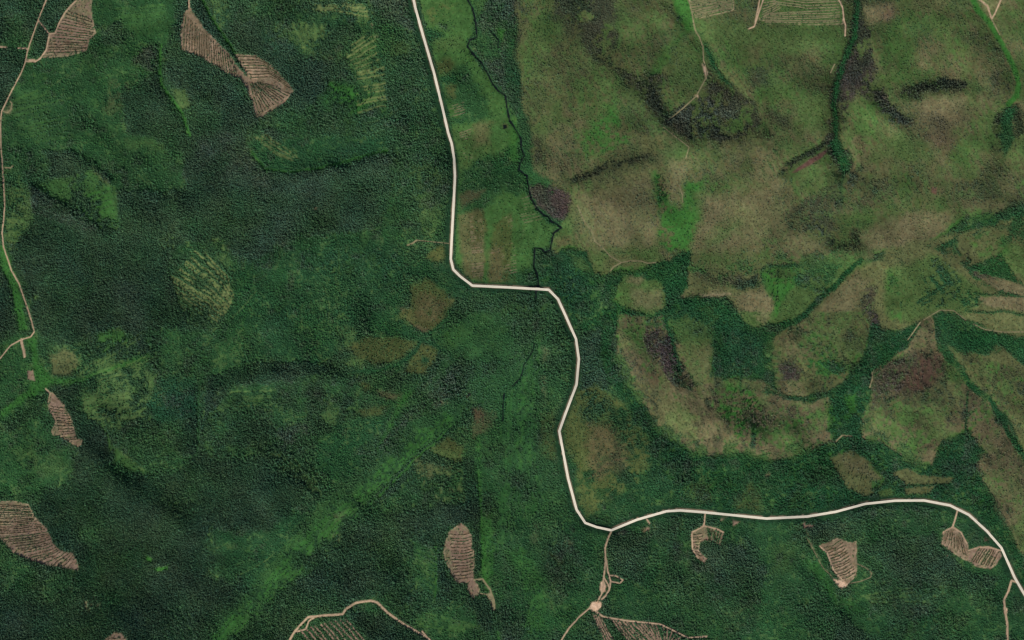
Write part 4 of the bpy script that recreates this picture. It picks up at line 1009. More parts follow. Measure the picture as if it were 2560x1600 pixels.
clearing(T(1280, 1200, "1820,435 1700,495 1700,560 1715,680 1760,745 1810,785 1840,755 1790,700 1760,660 1770,590 1830,570 1870,580 1900,560 1960,610 2000,500 1930,465"), 'CC',
         [(T(1280, 1200, "1705,510 1790,500"), T(1280, 1200, "1730,710 1800,730"), 9, 0), (T(1280, 1200, "1830,450 1860,575"), T(1280, 1200, "1985,500 1950,600"), 6, 3)],
         "hook-shaped brown clearing hanging below the pale road", "short row of brush in the hook-shaped clearing below the pale road", "brush rows in the hook-shaped clearing")
clearing(T(1920, 1200, "655,550 490,620 560,690 600,820 660,910 745,985 830,910 835,790 830,580 760,590 700,560"), 'CG',
         [(T(1920, 1200, "500,640 600,610 690,555"), T(1920, 1200, "680,950 760,930 830,880"), 13, 0)],
         "wedge-shaped striped clearing narrowing to a bare patch at its foot", "row of brush in the wedge-shaped clearing that narrows to bare soil", "brush rows in the wedge clearing")
clearing(T(1920, 1200, "1745,445 1660,490 1645,600 1750,690 1880,760 1900,690 1880,600 1830,500"), 'CG',
         [(T(1920, 1200, "1700,480 1660,590"), T(1920, 1200, "1840,560 1890,730"), 8, 0)],
         "rounded brown clearing joined to the road by a short track, upper of a pair", "row of brush in the rounded clearing at the end of a short track", "brush rows in the rounded clearing")
clearing(T(1920, 1200, "1905,665 1890,760 1980,815 2100,835 2160,790 2210,720 2180,660 2080,625 2000,630"), 'CC',
         [(T(1920, 1200, "1990,640 1910,770"), T(1920, 1200, "2190,680 2110,820"), 9, 2)],
         "leaf-shaped reddish clearing touching the bend of the pale road", "row of brush in the leaf-shaped clearing at the bend of the road", "brush rows in the leaf-shaped clearing")
clearing(T(1280, 0, "1660,-150 2095,-150 2095,90 2050,110 1740,180 1715,180 1690,80"), 'OG',
         [(T(1280, 0, "1670,-140 2095,-170"), T(1280, 0, "1715,178 2095,85"), 20, 0)],
         "green clearing with close parallel bare tracks at the top", "", "", tracks=True)
clearing(Q('B', "1180,-80 1535,-80 1562,40 1567,112 1430,117 1180,110 1165,70"), 'OG',
         [(Q('B', "1175,108 1430,113 1566,108"), Q('B', "1200,60 1400,50 1562,40"), 6, 0), (Q('B', "1180,90 1270,40"), Q('B', "1190,-10 1240,-10"), 7, 0),
          (Q('B', "1230,20 1400,45 1560,38"), Q('B', "1250,-70 1400,-70 1530,-70"), 9, 0)],
         "wide green clearing scored by bare tracks, right of the top", "", "", tracks=True)
clearing(T(0, 1200, "1090,1440 1030,1480 960,1530 950,1620 1230,1620 1200,1512 1150,1460"), 'CC', [(T(0, 1200, "1020,1490 1180,1490"), T(0, 1200, "980,1600 1210,1600"), 5, 0)],
         "small brown clearing at the bottom left edge of the woods", "row of brush in the small brown clearing cut by the bottom edge", "brush rows in the bottom edge clearing", edge=False)


def pts_inside(P, L):
    return sdf_at(P, L[:, 0].astype(np.float32), L[:, 1].astype(np.float32)) > 1.0


BARE_LINES = []
ROWS = []
for c in CLEAR:
    sl, m = poly_mask(c['P'], 3, 4)
    alt = 'OG' if c['cls'] == 'CC' else 'CC'
    if c['cls'] in ('CC', 'CG'):
        blend(sl, m * smooth(.4 + MED[sl] * 2.2 + FINE[sl]) * .4, alt)
        blend(sl, m * smooth(.1 + STREAK2[sl] * 1.6) * .4, 'B')
    for A, B, n, tall in c['bundles']:
        for P in between(A, B, n, .3):
            P = P + np.c_[np.convolve(RNG.normal(0, 1.2, len(P) + 4), np.ones(5) / 5, 'valid'), np.convolve(RNG.normal(0, 1.2, len(P) + 4), np.ones(5) / 5, 'valid')]
            ok = pts_inside(c['P'], P)
            if ok.sum() < 4:
                continue
            k = np.flatnonzero(ok)
            P = P[k[0]:k[-1] + 1]
            if c['tracks']:
                BARE_LINES.append((P, 3.0 if c['tracks'] == 'w' else 1.5, c['tracks'] == 'w'))
            else:
                ROWS.append((P, c, tall))
                line(P + np.array([1.6, 2.2]), 'S', 2.2, 1.0, 2, .4, .25)
                line(P, 'M' if tall > 2 else 'PD', 2.6 + .5 * tall, 1.2, 2, .55 + .08 * tall, .25)
# keep the roads and tracks free of trees
FREE = np.zeros((NY, NX), np.float32)
for P, w in [(MAIN, 13)] + [(P, w + 2.6) for P, w, c in TRACKS] + [(P, w + 1.5) for P, w in STREAMS]:
    sl, m = line_mask(P, w, 1, 0)
    FREE[sl] = np.maximum(FREE[sl], m)
for P, w in STRIPFREE:
    sl, m = line_mask(P, w, .8, 5)
    FREE[sl] = np.maximum(FREE[sl], m * (MED[sl] > -.25))
# re-draw the edge tracks that the clearings covered
for P, w, c in TRACKS:
    line(P, c, w + .2, 1.1, 1.2, .5)
for P, w, wide in BARE_LINES:
    line(P, 'CC' if wide else 'ST', w + .5, 1.0, 1.5, .8)
# striped ground in the meadow by the stream
for a, b, n in (("2118,500 2190,480", "2130,555 2195,535", 5), ("2170,625 2225,605", "2180,665 2225,655", 4), ("2175,720 2225,715", "2180,760 2240,750", 4),
                ("2220,1010 2280,1005", "2230,1200 2285,1195", 17), ("2230,1240 2285,1235", "2230,1310 2280,1305", 6),
                ("2340,1040 2419,1010", "2390,1300 2440,1290", 22), ("2340,1130 2380,1120", "2320,1200 2370,1190", 6)):
    for P in between(Q('A', a), Q('A', b), n, .3):
        line(P, 'CC', 2.2, .9, 1.5, .6, .35)
for a, b, n in (("10,940 80,920", "60,1060 150,1040", 9), ("0,1100 60,1080", "0,1190 40,1180", 6)):
    for P in between(Q('B', a), Q('B', b), n, .3):
        line(P, 'CC', 2.0, .9, 1.5, .45, .4)
for a, b, n in (("2280,440 2330,430", "2340,600 2400,590", 12), ("2330,660 2370,640", "2360,730 2400,710", 6)):
    for P in between(Q('A', a), Q('A', b), n, .3):
        line(P, 'Y', 2, 1.0, 1.5, .5, .3)

# ------------------------------------------------------------------ relief
HILL = np.clip(sdf_at(Q('B', "0,-200 2700,-200 2700,1800 2400,1700 2200,1500 1500,1600 500,2200 480,1650 300,1150 100,760 20,300")[::1], GX, GY) / 160 + .5, 0, 1)
Z = 26 * fbm(420, 201, 2) * (0.7 + .3 * HILL) + 24 * HILL * fbm(150, 202, 3) + 46 * fbm(190, 203, 3) * (1 - .5 * HILL) + .6 * fbm(30, 204, 2)
Z += 14 * smooth(HILL)


def bump(P, w, h):
    global Z
    sl = bbox(P, 3 * w)
    d2 = np.full(GX[sl].shape, 1e12, np.float32)
    x, y = GX[sl] + WX[sl] * w * .25, GY[sl] + WY[sl] * w * .25
    for k in range(len(P) - 1):
        d2 = np.minimum(d2, seg_dist2(x, y, P[k], P[k + 1]))
    Z[sl] += 1.35 * h * np.exp(-d2 / (w * w))


for q, s, w, h in (('B', "730,640 840,705 1000,700 1150,680", 34, 20), ('B', "280,900 420,830 640,780", 24, 12), ('B', "1300,850 1490,735", 18, 10),
                   ('B', "1850,480 2050,460 2170,450", 28, 16), ('B', "1700,520 1850,620", 26, 14), ('B', "1480,1200 1640,1200", 24, 12),
                   ('B', "480,380 620,480 700,600", 30, 12), ('B', "1720,200 1740,330", 30, 12), ('C', "1000,350 1200,270 1450,255 1600,285", 22, 14),
                   ('A', "140,910 250,975 390,1040 470,1120", 22, 14), ('A', "1380,850 1620,810 1830,770", 26, 15), ('A', "330,745 530,860", 18, 9),
                   ('C', "1250,820 1350,800 1450,810", 26, 12), ('D', "560,100 640,250 760,400 1000,520 1300,560", 50, 22),
                   ('D', "1900,300 1800,420 1850,520", 60, 22), ('D', "700,100 800,320", 22, 10), ('D', "1400,150 1550,120", 50, 14),
                   ('C', "560,800 700,900 900,1000 1050,1020", 40, 16), ('C', "430,640 560,760", 30, 12), ('A', "600,1000 900,1000 1200,950", 60, 18)):
    bump(Q(q, s), w, h)
for q, s, w, h in (('B', "1632,-60 1622,170 1540,380 1525,600 1565,800", 26, -20), ('B', "740,0 870,150 960,320 1040,420", 26, -12), ('B', "870,150 720,240 690,340", 24, -8),
                   ('B', "2180,0 2330,240 2390,400 2330,600 2330,740", 30, -14), ('D', "1990,0 2020,130 2150,300 2310,450 2440,650", 22, -9),
                   ('D', "1850,60 1680,200 1650,400 1620,560", 34, -12), ('D', "480,150 620,420 850,640", 26, -8), ('B', "1650,1230 1430,1430 1340,1560", 16, -7),
                   ('A', "760,215 765,400 870,560", 20, -9), ('A', "940,-40 1090,220 1180,380", 18, -7), ('C', "1000,260 940,330 935,560", 18, -7),
                   ('D', "1080,60 1090,250", 50, -10)):
    bump(Q(q, s), w, h)
for P, w in STREAMS[:1]:
    bump(P, 22, -6)
    bump(P, 4, -1.5)
Z -= Z.mean()


def hz(x, y):                   # height under a plan position (arrays)
    fx = np.clip((np.asarray(x, float) - X0) / STEP, 0, NX - 1.001)
    fy = np.clip((np.asarray(y, float) - Y0) / STEP, 0, NY - 1.001)
    i, j = fx.astype(int), fy.astype(int)
    a, b = fx - i, fy - j
    return (Z[j, i] * (1 - a) + Z[j, i + 1] * a) * (1 - b) + (Z[j + 1, i] * (1 - a) + Z[j + 1, i + 1] * a) * b


def world_xy(x, y, z):
    k = MPP * (1 - np.asarray(z) / CAM_H)
    return (np.asarray(x) - PW / 2) * k, (PH / 2 - np.asarray(y)) * k


def place(x, y, up=0.0):
    z = hz(x, y)
    wx, wy = world_xy(x, y, z)
    return np.c_[wx, wy, z + up]


# ------------------------------------------------------------------ materials
def mat(name):
    m = bpy.data.materials.new(name)
    m.use_nodes = True
    nt = m.node_tree
    b = nt.nodes["Principled BSDF"]
    b.inputs["Roughness"].default_value = .95
    b.inputs["Specular IOR Level"].default_value = .08
    return m, nt, b


def node(nt, t, **kw):
    n = nt.nodes.new(t)
    for k, v in kw.items():
        setattr(n, k, v)
    return n


def noise(nt, scale, detail=3, rough=.6):
    g = node(nt, "ShaderNodeNewGeometry")
    n = node(nt, "ShaderNodeTexNoise")
    n.inputs["Scale"].default_value = scale
    n.inputs["Detail"].default_value = detail
    n.inputs["Roughness"].default_value = rough
    nt.links.new(g.outputs["Position"], n.inputs["Vector"])
    return n.outputs["Fac"]


def ramp(nt, fac, lo, hi, p0=.3, p1=.7):
    r = node(nt, "ShaderNodeMapRange")
    r.inputs[1].default_value, r.inputs[2].default_value = p0, p1
    r.inputs[3].default_value, r.inputs[4].default_value = lo, hi
    nt.links.new(fac, r.inputs[0])
    return r.outputs[0]


def mul(nt, col, fac):
    v = node(nt, "ShaderNodeVectorMath", operation='SCALE')
    nt.links.new(col, v.inputs[0])
    nt.links.new(fac, v.inputs["Scale"])
    return v.outputs[0]


def tint(nt, col, fac, rgb):
    mx = node(nt, "ShaderNodeMix", data_type='RGBA', blend_type='MULTIPLY')
    nt.links.new(fac, mx.inputs[0])
    nt.links.new(col, mx.inputs[6])
    mx.inputs[7].default_value = (*rgb, 1)
    return mx.outputs[2]


GK = 1.0                        # display to albedo
M_ground, nt, b = mat("plant_cover")
at = node(nt, "ShaderNodeAttribute", attribute_name="cover")
c = mul(nt, at.outputs["Color"], ramp(nt, noise(nt, .16, 4, .7), .68, 1.34, .3, .7))
c = tint(nt, c, ramp(nt, noise(nt, .07, 3, .6), 0, .8, .5, .75), (1.12, .88, .80))
c = tint(nt, c, ramp(nt, noise(nt, .045, 3, .6), 0, .8, .55, .75), (.80, 1.0, .76))
nt.links.new(c, b.inputs["Base Color"])


def foliage_mat(name, lo=.75, hi=1.3):
    m, nt, b = mat(name)
    at = node(nt, "ShaderNodeAttribute", attribute_name="tone", attribute_type='INSTANCER')
    c = mul(nt, at.outputs["Color"], ramp(nt, noise(nt, .9, 2), lo, hi))
    nt.links.new(c, b.inputs["Base Color"])
    return m


def plain_mat(name, rgb, scale=.5, lo=.75, hi=1.25):
    m, nt, b = mat(name)
    v = node(nt, "ShaderNodeRGB")
    v.outputs[0].default_value = (*lin(rgb), 1)
    nt.links.new(mul(nt, v.outputs[0], ramp(nt, noise(nt, scale, 3), lo, hi)), b.inputs["Base Color"])
    return m


M_needle = foliage_mat("needles")
M_leaf = foliage_mat("leaves")
M_grey = foliage_mat("bare_twigs")
M_bark = plain_mat("bark", (78, 66, 54))
M_road = plain_mat("road_gravel", (214, 203, 184), .25, .9, 1.08)
M_edge = plain_mat("road_edge", (238, 230, 208), .3, .94, 1.05)
M_track = plain_mat("track_soil", (172, 148, 122), .12, .72, 1.25)
M_track2 = plain_mat("track_dust", (132, 124, 94), .12, .7, 1.25)
M_track3 = plain_mat("skid_soil", (146, 122, 104), .12, .65, 1.25)
M_lone = plain_mat("lone_spruce_needles", (44, 70, 52), .6)
M_lone2 = plain_mat("lone_leaves", (40, 82, 40), .6)
M_brush = plain_mat("brush_twigs", (84, 78, 58), .25, .6, 1.35)
M_brushg = plain_mat("brush_green", (58, 80, 50), .2, .6, 1.35)
M_conc = plain_mat("bridge_concrete", (168, 160, 148), .8)
M_rail = plain_mat("bridge_rail_wood", (150, 132, 112), .8)
M_water, nt, b = mat("stream_water")
b.inputs["Base Color"].default_value = (.006, .010, .009, 1)
b.inputs["Roughness"].default_value = .18
b.inputs["Specular IOR Level"].default_value = .3


def mesh_obj(name, V, F, m, parent=None, smooth_=False):
    me = bpy.data.meshes.new(name)
    me.from_pydata([tuple(v) for v in V], [], [tuple(f) for f in F])
    for mm in (m if isinstance(m, (list, tuple)) else [m]):
        me.materials.append(mm)
    me.update()
    o = bpy.data.objects.new(name, me)
    COL.objects.link(o)
    if parent:
        o.parent = parent
    return o


def tag(o, label=None, cat=None, group=None, kind=None):
    if label:
        o['label'] = label
    if cat:
        o['category'] = cat
    if group:
        o['group'] = group
    if kind:
        o['kind'] = kind
    return o


# ------------------------------------------------------------------ the ground: one sheet reaching far past the picture
def far(n0, n1, step, lo):
    return [n0 - d if lo else n1 + d for d in (60, 160, 400, 1000, 2600, 7000, 18000)]


ex = np.r_[sorted(far(xs[0], xs[-1], STEP, True)), xs, far(xs[0], xs[-1], STEP, False)]
ey = np.r_[sorted(far(ys[0], ys[-1], STEP, True)), ys, far(ys[0], ys[-1], STEP, False)]
PADN = 7
Zf = np.pad(Z, PADN, mode='edge')
dens = FLD[..., 6]
# beneath closed woods the floor is in the crown colour's company: keep the ground colour of the cover class
hue = 1 + .18 * MED + .14 * MID + .16 * STREAK
Gc = FLD[..., 0:3] * hue[..., None] * (1 + .30 * FINE[..., None])
Gf = np.pad(Gc, ((PADN, PADN), (PADN, PADN), (0, 0)), mode='edge')
EX, EY = np.meshgrid(ex, ey)
wx, wy = world_xy(EX, EY, Zf)
V = np.stack([wx, wy, Zf], -1).reshape(-1, 3).astype(np.float32)
nyy, nxx = EX.shape
idx = np.arange(nyy * nxx).reshape(nyy, nxx)
F = np.stack([idx[1:, :-1], idx[1:, 1:], idx[:-1, 1:], idx[:-1, :-1]], -1).reshape(-1, 4)


def grid_mesh(name, V, F, colors, m):
    me = bpy.data.meshes.new(name)
    me.vertices.add(len(V))
    me.vertices.foreach_set("co", V.ravel())
    me.loops.add(F.size)
    me.loops.foreach_set("vertex_index", F.ravel().astype(np.int32))
    me.polygons.add(len(F))
    me.polygons.foreach_set("loop_start", (np.arange(len(F)) * 4).astype(np.int32))
    me.polygons.foreach_set("use_smooth", np.ones(len(F), bool))
    a = me.attributes.new("cover", 'FLOAT_COLOR', 'POINT')
    a.data.foreach_set("color", np.c_[colors, np.ones(len(colors))].astype(np.float32).ravel())
    me.update(calc_edges=True)
    me.materials.append(m)
    o = bpy.data.objects.new(name, me)
    COL.objects.link(o)
    return o


edge_d = np.minimum.reduce([EX - X0, xs[-1] - EX, EY - Y0, ys[-1] - EY])
out_w = np.clip(-edge_d / 150 + .15, 0, 1)[..., None]
Gf = Gf * (1 - out_w) + CLSV['GD'][:3] * out_w
colors = np.clip(Gf.reshape(-1, 3) * GK, .004, .8)
owner = np.zeros((NY, NX), np.int16)
for k, cdef in enumerate(CLEAR):
    sl, m = poly_mask(cdef['P'], 1.5, 3.5)
    owner[sl][m > .5] = k + 1
of = np.pad(owner, PADN)
fo = of[:-1, :-1].reshape(-1)


def sub_sheet(name, keep):
    f = F[keep]
    used, inv = np.unique(f, return_inverse=True)
    return grid_mesh(name, V[used], inv.reshape(f.shape), colors[used], M_ground)


tag(sub_sheet("ground", fo == 0), "rolling ground under woods, meadows and olive hillsides", "ground", kind='structure')
for k, cdef in enumerate(CLEAR):
    if (fo == k + 1).any():
        tag(sub_sheet("clearing", fo == k + 1), cdef['label'], "clearing", "felled clearings", 'structure')


# ------------------------------------------------------------------ ribbons: road, tracks, streams
def resample(P, step):
    d = np.r_[0, np.cumsum(np.hypot(*np.diff(P, axis=0).T))]
    n = max(2, int(d[-1] / step) + 1)
    t = np.linspace(0, d[-1], n)
    return np.c_[np.interp(t, d, P[:, 0]), np.interp(t, d, P[:, 1])]


def normals(P):
    t = np.gradient(P, axis=0)
    t /= np.linalg.norm(t, axis=1)[:, None] + 1e-9
    return np.c_[-t[:, 1], t[:, 0]]


def ribbon(name, P, offs, mats, up, rough=0.0, m_idx=None, step=2.5):
    P = resample(P, step)
    N = normals(P)
    V, F, MI = [], [], []
    nO = len(offs)
    j = np.convolve(RNG.normal(0, rough, len(P) + 6), np.ones(3) / 3, 'same')[3:-3] if rough else np.zeros(len(P))
    for k, o in enumerate(offs):
        sgn = 1 if o > 0 else -1
        V.append(place(P[:, 0] + N[:, 0] * (o + sgn * j * abs(o)), P[:, 1] + N[:, 1] * (o + sgn * j * abs(o)), up))
    zc = np.max([v[:, 2] for v in V], axis=0)
    V = np.stack(V, 1)
    if name == "road":              # the deck runs level across the stream
        zb = float(place(np.array([1325.0, 1362.0]), np.array([721.3, 723.5]), up)[:, 2].max()) + .3
        wgt = smooth(1.9 - np.abs(P[:, 0] - 1344) / 22) * (np.abs(P[:, 1] - 722) < 14)
        zc = zc * (1 - wgt) + np.maximum(zc, zb) * wgt
    V[:, :, 2] = zc[:, None]
    n = len(P)
    for i in range(n - 1):
        for k in range(nO - 1):
            a = i * nO + k
            F.append((a, a + 1, a + nO + 1, a + nO))
            MI.append(m_idx[k] if m_idx else 0)
    o = mesh_obj(name, V.reshape(-1, 3), F, mats)
    for p, mi in zip(o.data.polygons, MI):
        p.material_index = mi
        if p.normal.z < 0:
            p.flip()
    o.data.update()
    return o


tag(ribbon("road", MAIN, [-2.75, -1.7, -.25, .25, 1.7, 2.75], [M_edge, M_road], .7, 0, [0, 1, 1, 1, 0], 2.0),
    "pale road with light edges winding from the top to the right edge", "road", kind='structure')
for P, w, cl in TRACKS:
    tag(ribbon("track", P, [-w * .5, 0, w * .5], [M_track if cl == 'S' else M_track2], .45, .25),
        "narrow bare dirt track", "track", "dirt tracks", 'structure')
for P, w, wide in BARE_LINES:
    tag(ribbon("track", P, [-w * .5, 0, w * .5], [M_track3 if wide else M_track2], .4, .35), "brown skid track between strips of trees" if wide else "thin bare track scored across a green clearing",
        "track", "brown skid tracks" if wide else "parallel bare tracks", 'structure')
for P, w in STREAMS:
    tag(ribbon("stream", P, [-w * .5, 0, w * .5], [M_water], .35, .9), "narrow dark winding stream", "stream", kind='structure')
for P in PONDS:
    Pp = np.vstack([P])
    Vp = place(Pp[:, 0], Pp[:, 1], .35)
    Vp[:, 2] = Vp[:, 2].max()
    o = mesh_obj("pond", Vp, [tuple(range(len(Vp)))], M_water)
    tag(o, "tiny dark pond", "pond", kind='structure')

# ------------------------------------------------------------------ plants: prototypes (kept out of the picture, only copied from)
def conifer_parts(seed):
    r = random.Random(seed)
    V, F = [], []
    L = 6
    for l in range(L):
        t = l / L
        z0 = .16 + .70 * t
        rad = .205 * (1 - t) ** .85 + .02
        zt = z0 + .30 * (1 - .5 * t)
        n = 9 - l // 2
        ph = r.random() * 6.28
        base = len(V)
        V.append((r.uniform(-.01, .01), r.uniform(-.01, .01), min(1.0, zt)))
        for k in range(2 * n):
            a = ph + math.pi * k / n
            rr = rad * (r.uniform(.85, 1.2) if k % 2 == 0 else r.uniform(.45, .65))
            V.append((rr * math.cos(a), rr * math.sin(a), z0 - (0.03 if k % 2 == 0 else -.03) + r.uniform(-.01, .01)))
        for k in range(2 * n):
            F.append((base, base + 1 + k, base + 1 + (k + 1) % (2 * n)))
    return V, F


def leafy_parts(seed, n=130):
    r = random.Random(seed)
    V, F = [], []
    lobes = [(r.uniform(-.16, .16), r.uniform(-.16, .16), r.uniform(.5, .78), r.uniform(.14, .24)) for _ in range(6)]
    for k in range(n):
        lx, ly, lz, lr = lobes[k % 6]
        d = Vector((r.gauss(0, 1), r.gauss(0, 1), r.gauss(.2, 1))).normalized()
        c = Vector((lx, ly, lz)) + d * lr * r.uniform(.6, 1.05)
        s = r.uniform(.05, .10)
        u = d.orthogonal().normalized()
        w = d.cross(u)
        a = r.random() * 6.28
        u, w = u * math.cos(a) + w * math.sin(a), w * math.cos(a) - u * math.sin(a)
        tl = d * r.uniform(-.04, .04)
        b = len(V)
        V += [tuple(c + u * s + tl), tuple(c + w * s * .8), tuple(c - u * s - tl), tuple(c - w * s * .8)]
        F.append((b, b + 1, b + 2, b + 3))
    return V, F


def bare_parts(seed):
    r = random.Random(seed)
    V, F = [], []

    def blade(p, q, w0, w1):
        d = (q - p).normalized()
        for s in (Vector((0, 0, 1)), d.cross(Vector((0, 0, 1)))):
            n = d.cross(s)
            if n.length < 1e-4:
                n = Vector((1, 0, 0))
            n.normalize()
            b = len(V)
            V.extend([tuple(p + n * w0), tuple(p - n * w0), tuple(q - n * w1), tuple(q + n * w1)])
            F.append((b, b + 1, b + 2, b + 3))
    for k in range(16):
        z = r.uniform(.3, .92)
        a = r.random() * 6.28
        ln = .30 * (1.1 - z) + .08
        p = Vector((0, 0, z))
        q = p + Vector((math.cos(a) * ln, math.sin(a) * ln, r.uniform(.02, .18)))
        blade(p, q, .03, .012)
        m = p.lerp(q, .6)
        for s in (-1, 1):
            blade(m, m + Vector((math.cos(a + s * .8) * ln * .5, math.sin(a + s * .8) * ln * .5, .06)), .02, .008)
    return V, F


def trunk_parts(h=.9, r0=.022):
    V, F = [], []
    for z, r in ((-.03, r0 * 1.4), (.1, r0), (h * .6, r0 * .6), (h, r0 * .12)):
        for k in range(6):
            V.append((r * math.cos(k * math.pi / 3), r * math.sin(k * math.pi / 3), z))
    for l in range(3):
        for k in range(6):
            F.append((l * 6 + k, l * 6 + (k + 1) % 6, l * 6 + 6 + (k + 1) % 6, l * 6 + 6 + k))
    return V, F


def proto(name, parts, crown_mat):
    V, F = parts
    tv, tf = trunk_parts()
    n = len(V)
    me = bpy.data.meshes.new(name)
    me.from_pydata(V + tv, [], F + [tuple(i + n for i in f) for f in tf])
    me.materials.append(crown_mat)
    me.materials.append(M_bark)
    for p in me.polygons:
        if p.index >= len(F):
            p.material_index = 1
    return bpy.data.objects.new(name, me)


def proto_collection(name, makers, m):
    cl = bpy.data.collections.new(name)
    for k, mk in enumerate(makers):
        cl.objects.link(proto(name, mk, m))
    return cl


PC = proto_collection("spruce_kinds", [conifer_parts(k) for k in range(5)], M_needle)
PL = proto_collection("leafy_kinds", [leafy_parts(k) for k in range(5)], M_leaf)
PG = proto_collection("bare_kinds", [bare_parts(k) for k in range(5)], M_grey)


def wood(name, P, scl, tone, col, label, cat):
    n = len(P)
    me = bpy.data.meshes.new(name)
    me.vertices.add(n)
    me.vertices.foreach_set("co", P.astype(np.float32).ravel())
    a = me.attributes.new("scl", 'FLOAT_VECTOR', 'POINT')
    a.data.foreach_set("vector", scl.astype(np.float32).ravel())
    a = me.attributes.new("rot", 'FLOAT_VECTOR', 'POINT')
    rot = np.c_[RNG.normal(0, .04, n), RNG.normal(0, .04, n), RNG.random(n) * 6.283]
    a.data.foreach_set("vector", rot.astype(np.float32).ravel())
    a = me.attributes.new("tone", 'FLOAT_COLOR', 'POINT')
    a.data.foreach_set("color", np.c_[np.clip(tone, .004, .6), np.ones(n)].astype(np.float32).ravel())
    a = me.attributes.new("pick", 'INT', 'POINT')
    a.data.foreach_set("value", RNG.integers(0, 5, n).astype(np.int32))
    o = bpy.data.objects.new(name, me)
    COL.objects.link(o)
    ng = bpy.data.node_groups.new(name + "_scatter", 'GeometryNodeTree')
    ng.interface.new_socket("Geometry", in_out='INPUT', socket_type='NodeSocketGeometry')
    ng.interface.new_socket("Geometry", in_out='OUTPUT', socket_type='NodeSocketGeometry')
    gi, go = ng.nodes.new("NodeGroupInput"), ng.nodes.new("NodeGroupOutput")
    ip = ng.nodes.new("GeometryNodeInstanceOnPoints")
    ci = ng.nodes.new("GeometryNodeCollectionInfo")
    ci.inputs["Collection"].default_value = col
    ci.inputs["Separate Children"].default_value = True
    ci.inputs["Reset Children"].default_value = True

    def na(nm, t):
        x = ng.nodes.new("GeometryNodeInputNamedAttribute")
        x.data_type = t
        x.inputs["Name"].default_value = nm
        return x.outputs[0]
    L = ng.links.new
    L(gi.outputs[0], ip.inputs["Points"])
    L(ci.outputs[0], ip.inputs["Instance"])
    ip.inputs["Pick Instance"].default_value = True
    L(na("pick", 'INT'), ip.inputs["Instance Index"])
    e2r = ng.nodes.new("FunctionNodeEulerToRotation")
    L(na("rot", 'FLOAT_VECTOR'), e2r.inputs[0])
    L(e2r.outputs[0], ip.inputs["Rotation"])
    L(na("scl", 'FLOAT_VECTOR'), ip.inputs["Scale"])
    L(ip.outputs[0], go.inputs[0])
    md = o.modifiers.new("scatter", 'NODES')
    md.node_group = ng
    tag(o, label, cat, kind='stuff')
    return o


SP = 2.75                                    # planting grid in photo px
gx, gy = np.meshgrid(np.arange(-90, PW + 90, SP), np.arange(-90, PH + 90, SP))
gx = (gx + RNG.uniform(-.5, .5, gx.shape) * SP * .95).ravel()
gy = (gy + RNG.uniform(-.5, .5, gy.shape) * SP * .95).ravel()
ci = np.clip(np.round((gx - X0) / STEP).astype(int), 0, NX - 1)
cj = np.clip(np.round((gy - Y0) / STEP).astype(int), 0, NY - 1)
f0 = FLD[cj, ci]
jx = np.clip(ci + np.round(RNG.normal(0, 1.3, len(ci))).astype(int), 0, NX - 1)
jy = np.clip(cj + np.round(RNG.normal(0, 1.3, len(ci))).astype(int), 0, NY - 1)
f = FLD[jy, jx].copy()
f[:, 6] = np.where(f0[:, 6] < .36, f0[:, 6], .5 * (f0[:, 6] + f[:, 6]))
f[:, 7] = .5 * (f0[:, 7] + f[:, 7])
f[:, 6] *= FREE[cj, ci] < .2
keep = RNG.random(len(gx)) < f[:, 6] * (1 + .25 * MED[cj, ci])
gx, gy, f, ci, cj = gx[keep], gy[keep], f[keep], ci[keep], cj[keep]
u = RNG.random(len(gx))
bare = RNG.random(len(gx)) < f[:, 9]
con = (~bare) & (u < f[:, 8])
leaf = (~bare) & (~con)
CROWN_K = 2.12
h = f[:, 7] * RNG.normal(1, .2, len(gx)).clip(.5, 1.6)
vary = RNG.normal(1, .12, len(gx)).clip(.6, 1.5)[:, None] * (1 + .22 * MED[cj, ci] + .20 * MID[cj, ci] + .16 * STREAK2[cj, ci])[:, None]
HUE1, HUE2 = fbm(55, 401, 3), fbm(90, 402, 3)
hueshift = RNG.normal(0, .07, len(gx))[:, None] * np.array([1.0, .15, -.4])
tone = f[:, 3:6] * vary * (1 + hueshift)
tone = tone * (1 + HUE1[cj, ci][:, None] * np.array([.24, .0, .06]) + HUE2[cj, ci][:, None] * np.array([-.05, .06, -.25]))
P3 = place(gx, gy, 0)
rr = RNG.normal(1, .15, len(gx)).clip(.7, 1.4)
for nm, sel, wide, k, col, lab, cat in (
        ("conifer_forest", con, 1.0, CROWN_K * 1.3, PC, "dark spruce woods covering the slopes, thickest on the western half", "forest"),
        ("leafy_woodland", leaf, 1.15, CROWN_K, PL, "green leafy young woods and scrub filling the valleys", "woodland"),
        ("bare_woodland", bare, 1.1, CROWN_K * 1.15, PG, "thin grey leafless stands on the olive hills", "woodland")):
    hs = h[sel]
    w = rr[sel] * wide * (hs * .5 + 4.6)
    if nm == "conifer_forest":
        w = rr[sel] * (hs * .72 + 4.2)
    wood(nm, P3[sel], np.c_[w, w * RNG.normal(1, .1, len(w)), hs], tone[sel] * k, col, lab, cat)
print("trees:", con.sum(), leaf.sum(), bare.sum())

